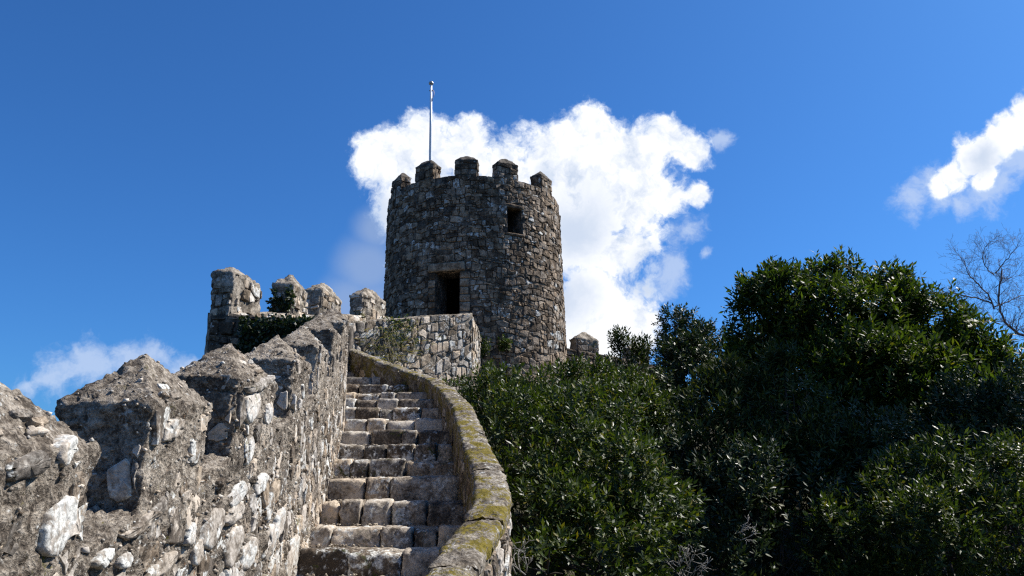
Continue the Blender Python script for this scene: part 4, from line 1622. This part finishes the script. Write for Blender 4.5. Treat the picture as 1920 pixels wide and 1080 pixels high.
shrub('laurel_shrub', 'laurel shrub with glinting olive leaves directly beside the curved stair parapet', 'shrub',
      [(1030, 900, 150, 9.6), (1130, 950, 150, 9.4), (975, 850, 110, 9.8), (1150, 850, 95, 10.0), (1010, 1030, 160, 9.0), (1190, 1010, 105, 9.2), (1080, 810, 90, 10.2), (1120, 1080, 150, 8.8), (1215, 950, 70, 9.6), (1025, 1080, 75, 7.8), (1000, 990, 70, 8.4), (1060, 1010, 90, 8.6)],
      M_LAUREL, 1, leaf=(0.085, 0.030), dens=60, n_per=12, up=0.42, sprig=0.20)
shrub('laurel_shrub', 'wide laurel shrub growing against the foot of the tower and ramp wall', 'shrub',
      [(925, 765, 75, 14.5), (1000, 768, 82, 14.3), (1085, 758, 78, 14.2), (1150, 752, 68, 14.5), (870, 760, 46, 15.0), (1055, 835, 115, 13.6), (1165, 815, 90, 13.8), (945, 825, 90, 14.0), (1205, 760, 52, 14.6)],
      M_LAUREL, 2, leaf=(0.11, 0.036), dens=42, n_per=12, up=0.55, sprig=0.26)
shrub('upright_shrub', 'narrow upright shrub with thin pointed tips beside the far merlon', 'shrub',
      [(1178, 690, 46, 18.0), (1163, 660, 26, 18.0), (1205, 672, 24, 18.0), (1190, 740, 60, 17.5)],
      M_OLIVE, 3, leaf=(0.12, 0.036), dens=40, n_per=11, up=0.85, sprig=0.42, lump=0.35)
shrub('evergreen_tree', 'small dark evergreen with a round crown between the tower and the big tree', 'tree',
      [(1285, 640, 52, 20.0), (1322, 648, 42, 20.0), (1250, 690, 46, 19.8), (1300, 715, 80, 19.5), (1265, 612, 32, 20.0), (1352, 690, 50, 19.6), (1240, 770, 80, 18.5), (1300, 620, 36, 20.0)],
      M_SMALL, 4, leaf=(0.11, 0.042), dens=42, n_per=13, up=0.35, sprig=0.26)
shrub('evergreen_tree', 'largest evergreen tree with broad glossy leaves and a domed crown', 'tree',
      [(1470, 609, 92, 17.5), (1560, 594, 92, 17.5), (1640, 614, 92, 17.5), (1715, 654, 95, 17.3), (1790, 714, 95, 17.2), (1850, 784, 100, 17.0), (1560, 734, 170, 17.2), (1700, 814, 180, 17.0), (1425, 664, 68, 17.6), (1402, 564, 36, 17.6), (1445, 554, 40, 17.6), (1540, 544, 44, 17.6), (1610, 559, 40, 17.6), (1680, 584, 40, 17.4), (1480, 724, 130, 18.2), (1620, 784, 170, 18.0), (1745, 630, 74, 17.2), (1795, 690, 72, 17.2), (1850, 745, 72, 17.2), (1900, 800, 85, 17.2), (1790, 884, 170, 17.6), (1900, 874, 120, 17.6)],
      M_BROAD, 5, leaf=(0.165, 0.060), dens=19, n_per=13, up=0.68, sprig=0.42, trunk_r=0.13, beta=(30, 80), lump=0.26)
shrub('olive_shrub', 'olive-leaved shrub with upright sprays in front of the largest evergreen tree', 'shrub',
      [(1325, 800, 78, 13.5), (1405, 765, 66, 13.4), (1490, 780, 80, 13.2), (1375, 880, 120, 13.0), (1280, 850, 70, 13.2), (1520, 880, 110, 13.0), (1440, 715, 46, 13.6), (1550, 800, 56, 13.2), (1370, 715, 34, 13.6), (1470, 690, 30, 13.6), (1330, 735, 26, 13.6)],
      M_OLIVE, 6, leaf=(0.125, 0.036), dens=38, n_per=11, up=0.78, sprig=0.34)
shrub('spreading_shrub', 'loose glinting small-leaved shrub below the bare tree', 'shrub',
      [(1855, 772, 70, 14.6), (1905, 815, 90, 14.4), (1825, 850, 95, 14.2), (1760, 820, 66, 14.4), (1960, 815, 100, 14.5), (1700, 860, 70, 14.2), (1940, 860, 110, 14.0)],
      M_SMALL, 7, leaf=(0.10, 0.038), dens=40, n_per=12, up=0.4, sprig=0.26, lump=0.35)
shrub('laurel_shrub', 'laurel shrub in the lower corner below the small-leaved shrub', 'shrub',
      [(1720, 960, 105, 11.0), (1820, 965, 120, 10.8), (1900, 960, 110, 10.6), (1640, 1010, 90, 11.0), (1780, 1050, 140, 10.4), (1930, 1050, 130, 10.2), (1590, 1060, 90, 10.8), (1690, 900, 50, 11.2), (1860, 895, 50, 11.0)],
      M_LAUREL, 8, leaf=(0.092, 0.032), dens=50, n_per=12, up=0.6, sprig=0.24)
shrub('shaded_shrub', 'very dark shrub in deep shade between the two laurel shrubs', 'shrub',
      [(1420, 990, 130, 12.0), (1320, 960, 90, 12.2), (1510, 1000, 120, 12.0), (1270, 880, 70, 12.6), (1350, 1070, 120, 11.6), (1470, 1080, 130, 11.5), (1590, 940, 90, 12.4), (1260, 1040, 80, 11.8), (1620, 850, 80, 13.0), (1560, 1080, 120, 12.2), (1680, 960, 120, 12.8), (1220, 860, 80, 14.5), (1290, 940, 110, 13.6)],
      M_SMALL, 9, leaf=(0.10, 0.036), dens=29, n_per=11, up=0.45, sprig=0.26)


# tall tree added out of view, only to shade the hollow between the shrubs
shrub('evergreen_tree', 'tall loose evergreen added out of view to shade the thicket', 'tree',
      [('m', 15.6, 16.05, 12.4, 1.2), ('m', 15.6, 17.05, 14.0, 1.3), ('m', 15.7, 17.75, 15.0, 1.1), ('m', 16.3, 16.65, 13.0, 1.2)],
      M_SMALL, 10, leaf=(0.17, 0.07), dens=10, n_per=10, up=0.45, sprig=0.34, trunk_r=0.2, clip=False)


# bare winter tree behind the shrubs
def grow(bag, p, d, length, r, depth, rgn, bend=0.25):
    n = max(3, int(length / 0.18))
    pts = [np.array(p, float)]
    dd = np.array(d, float)
    for _ in range(n):
        dd = dd + rgn.normal(0, bend * 0.35, 3) + np.array([0, 0, 0.02])
        dd /= np.linalg.norm(dd)
        pts.append(pts[-1] + dd * (length / n))
    rad = np.linspace(r, max(r * 0.35, 0.003), len(pts))
    v, f = tube(pts, rad, 5 if r < 0.03 else 7)
    bag.add(v, f)
    if depth <= 0:
        return
    k = int(rgn.integers(3, 6))
    for j in range(k):
        i = int(len(pts) * (0.25 + 0.72 * (j + rgn.random()) / k))
        i = min(i, len(pts) - 1)
        q = np.cross(dd, rgn.normal(0, 1, 3))
        q /= np.linalg.norm(q)
        ang = R_(rgn.uniform(25, 62))
        nd = dd * math.cos(ang) + q * math.sin(ang)
        grow(bag, pts[i], nd, length * rgn.uniform(0.42, 0.68), rad[i] * 0.62, depth - 1, rgn, bend)


rgn = np.random.default_rng(44)
BY = 25.0
broot = P(1990, 760, BY)
gz_ = float(terrain_z(np.array([broot[0]]), np.array([broot[1]]))[0])
bt = thing('bare_tree', (broot[0], broot[1], gz_), 'leafless grey tree against the sky behind the evergreen shrubs', 'tree')
bag = Bag()
v, f = tube([(broot[0], broot[1], gz_ - 0.2), (broot[0] + 0.1, broot[1], gz_ + 2.2), P(1975, 640, BY)], [0.16, 0.13, 0.10], 9)
bag.add(v, f)
bag.build('trunk', M_GREYBARK, bt)
bag = Bag()
LIMBS = [([(1975, 640), (1930, 612), (1890, 603), (1864, 584), (1850, 556), (1848, 520), (1852, 488)], 0.062),
         ([(1850, 556), (1836, 528), (1815, 510), (1795, 496), (1785, 470)], 0.032), ([(1846, 545), (1815, 535), (1780, 528), (1745, 526), (1718, 521)], 0.030),
         ([(1862, 584), (1838, 570), (1815, 566), (1802, 582)], 0.024), ([(1852, 488), (1870, 465), (1890, 442)], 0.024), ([(1850, 492), (1828, 478), (1818, 455), (1830, 436)], 0.022),
         ([(1850, 552), (1880, 540), (1905, 528), (1930, 520)], 0.026), ([(1890, 603), (1893, 590), (1897, 565), (1915, 545)], 0.020), ([(1960, 640), (1920, 650), (1892, 640), (1870, 625)], 0.022),
         ([(1975, 640), (1985, 570), (1960, 500), (1945, 450)], 0.05), ([(1960, 655), (1925, 655), (1905, 662)], 0.03), ([(1852, 515), (1872, 500), (1898, 492)], 0.016)]
for li, (pp, r) in enumerate(LIMBS):
    off = rgn.uniform(-0.5, 0.5)
    pts = np.array([P(a + 14, b + 24, BY) for a, b in pp])
    pts[:, 1] += np.linspace(0, off, len(pts))
    # finer line
    s = np.linspace(0, len(pts) - 1, len(pts) * 4 - 3)
    fine = np.column_stack([np.interp(s, np.arange(len(pts)), pts[:, k]) for k in range(3)])
    for _ in range(2):
        fine[1:-1] = (fine[:-2] + 2 * fine[1:-1] + fine[2:]) / 4
    fine[1:-1] += rgn.normal(0, 0.012, fine[1:-1].shape)
    rad = np.linspace(r, r * 0.4, len(fine)) * 0.85
    v, f = tube(fine, rad, 6)
    bag.add(v, f)
    for j in range(2, len(fine), 2):
        d = fine[j] - fine[j - 1]
        d /= np.linalg.norm(d)
        for _ in range(3):
            q = np.cross(d, rgn.normal(0, 1, 3))
            q /= np.linalg.norm(q)
            ang = R_(rgn.uniform(25, 65))
            grow(bag, fine[j], d * math.cos(ang) + q * math.sin(ang), rgn.uniform(0.30, 0.62), max(0.005, rad[j] * 0.36), 2, rgn, 0.3)
bag.build('crown', M_GREYBARK, bt)


# dry pale twigs among the dark shrubs
def dry_twigs(px, py, Y, label, seed, spread, n, size):
    rg2 = np.random.default_rng(seed)
    c = P(px, py, Y)
    root = thing('dry_branch', c, label, 'branch')
    bag = Bag()
    for _ in range(n):
        d = np.array([rg2.uniform(-1, 1) * spread, rg2.uniform(-0.5, 0.1), rg2.uniform(0.1, 1.0)])
        d /= np.linalg.norm(d)
        grow(bag, c + rg2.normal(0, 0.03, 3), d, size * rg2.uniform(0.6, 1.1), 0.006, 2, rg2, 0.45)
    bag.build('twigs', M_PALEBARK, root)


dry_twigs(1388, 1000, 10.6, 'pale dry forked branch in front of the dark shaded shrub', 5, 0.8, 3, 0.22)
dry_twigs(1285, 1085, 8.9, 'pale dry twigs at the foot of the laurel shrub beside the parapet', 6, 0.9, 6, 0.30)
dry_twigs(978, 1070, 6.6, 'thin dry stalks against the outer face of the parapet', 8, 0.5, 4, 0.22)


# ivy on the end wall and the second merlon
def ivy(name, label, pts, nrm, seed, n_per=5, size=0.085, cat='ivy'):
    rgn = np.random.default_rng(seed)
    m = pts.mean(0)
    root = thing(name, (m[0], m[1], pts[:, 2].min()), label, cat)
    a = nrm + rgn.normal(0, 0.45, pts.shape)
    a[:, 2] -= 0.25
    a /= np.linalg.norm(a, axis=1, keepdims=True)
    leaves_mesh('foliage', pts, a, M_IVY, root, rgn, n_per, size, size * 0.75, 0.10, (30, 80), 0.3)
    bag = Bag()
    for _ in range(14):
        p0 = pts[int(rgn.integers(len(pts)))]
        q = p0.copy()
        q[2] = pts[:, 2].min()
        q[0] += rgn.uniform(-0.3, 0.3)
        mid = (p0 + q) / 2 + rgn.normal(0, 0.06, 3) * np.array([1, 0, 1])
        v, f = tube([q, mid, p0], [0.014, 0.010, 0.006], 5)
        bag.add(v, f)
    bag.build('stem', M_BARK, root)


rgn = np.random.default_rng(70)
n = 1500
x = rgn.uniform(-4.75, -3.0, n)
z = 1.4 + rgn.random(n) * 1.72
edge = -4.62 + 0.22 * np.sin(z * 4) - 0.25 * (z - 2.6)
ok = x > edge
pts = np.column_stack([x, 13.69 - rgn.random(n) * 0.08, z])[ok]
ivy('ivy', 'dark ivy covering the shaded end wall behind the stair merlons', pts, np.array([0, -1.0, 0.1]), 71, size=0.075)
c, t, zt = on_line(16.22)
n = 420
tt = rgn.uniform(-0.02, 0.46, n)
nn = np.array([-t[1], t[0]])
q = c[None, :] + nn[None, :] * tt[:, None] - t[None, :] * (0.16 + rgn.random(n) * 0.05)[:, None]
pts = np.column_stack([q, zt - 0.5 + rgn.random(n) ** 0.9 * 1.05])
pts = pts[(fbm(pts, 4.0, 3, 3) > (pts[:, 2] - zt - 0.20) * 1.5) & (rgn.random(n) < 0.8)]
ivy('ivy', 'dark ivy clump on the front of the second curtain wall merlon', pts, np.array([0.1, -1.0, 0.2]), 72)


# weeds: long blades hanging and standing on the ramp wall, tufts on the tower foot
def blades(name, label, base, seed, L=(0.3, 0.7), wid=0.016, mat=M_DRY, up=0.6, n_seg=3, out=(0.6, -0.6), cat='weeds'):
    rgn = np.random.default_rng(seed)
    m = base.mean(0)
    root = thing(name, (m[0], m[1], base[:, 2].min()), label, cat)
    n = len(base)
    d = np.column_stack([rgn.normal(0, 0.5, n) + out[0], rgn.normal(0, 0.5, n) + out[1], rgn.random(n) * up + 0.2])
    d /= np.linalg.norm(d, axis=1, keepdims=True)
    s = np.cross(d, np.array([0.3, 0.8, 0.5]))
    s /= np.linalg.norm(s, axis=1, keepdims=True)
    Ln = rgn.uniform(L[0], L[1], n)
    rows = []
    for k in range(n_seg + 1):
        f = k / n_seg
        p = base + d * (Ln * f)[:, None]
        p[:, 2] -= Ln * f * f * 1.15
        w = wid * (1 - f * 0.9)
        rows.append(p - s * w)
        rows.append(p + s * w)
    V = np.stack(rows, 1).reshape(-1, 3)
    o = np.arange(n)[:, None] * (2 * (n_seg + 1))
    F = np.concatenate([o + np.array([[2 * k, 2 * k + 1, 2 * k + 3, 2 * k + 2]]) for k in range(n_seg)], 1).reshape(-1, 4)
    o_ = mesh_obj('foliage', V, F, mat, root, smooth=True)
    tag(o_, kind='stuff')


rgn = np.random.default_rng(90)
n = 170
u = np.clip(rgn.normal(1.6, 0.5, n), 0.2, 3.0)
vv = -0.15 - rgn.random(n) * 1.0
b_ = F_rw(u, vv, np.full(n, 0.03))
blades('hanging_weeds', 'dry hanging weeds on the sunlit ramp wall', b_, 91, (0.25, 0.65), 0.009)
n = 70
u = np.clip(rgn.normal(1.75, 0.28, n), 0.6, 2.8)
vv = 0.02 - rgn.random(n) * 0.8
b_ = F_rw(u, vv, np.full(n, 0.04))
a_ = np.tile(np.array([0.5, -0.6, 0.3]), (n, 1)) + rgn.normal(0, 0.4, (n, 3))
a_ /= np.linalg.norm(a_, axis=1, keepdims=True)
gw = thing('creeper', (-2.7, 19.8, 3.6), 'green creeper growing over the weeds on the ramp wall', 'creeper')
leaves_mesh('foliage', b_, a_, M_BROAD, gw, rgn, 5, 0.09, 0.035, 0.08)
for k, (px, py, rad, cnt, lab) in enumerate(((902, 655, 0.30, 90, 'mossy green tuft in the corner between ramp wall and tower'), (944, 648, 0.20, 60, 'small green tuft growing out of the tower foot'))):
    th, z = th_of(px, py)
    q = rgn.normal(0, 1, (cnt, 3))
    q /= np.linalg.norm(q, axis=1, keepdims=True)
    b_ = tp(th, z, 0.08) + q * rad * rgn.random((cnt, 1)) ** 0.5 * np.array([1, 0.4, 1.1])
    tf = thing('plant_tuft', tp(th, z - rad, 0.05), lab, 'plant')
    a_ = q * 0.5 + np.array([0, -0.5, 0.6])
    a_ /= np.linalg.norm(a_, axis=1, keepdims=True)
    leaves_mesh('foliage', b_, a_, M_BROAD, tf, rgn, 8, 0.09, 0.035, 0.12)
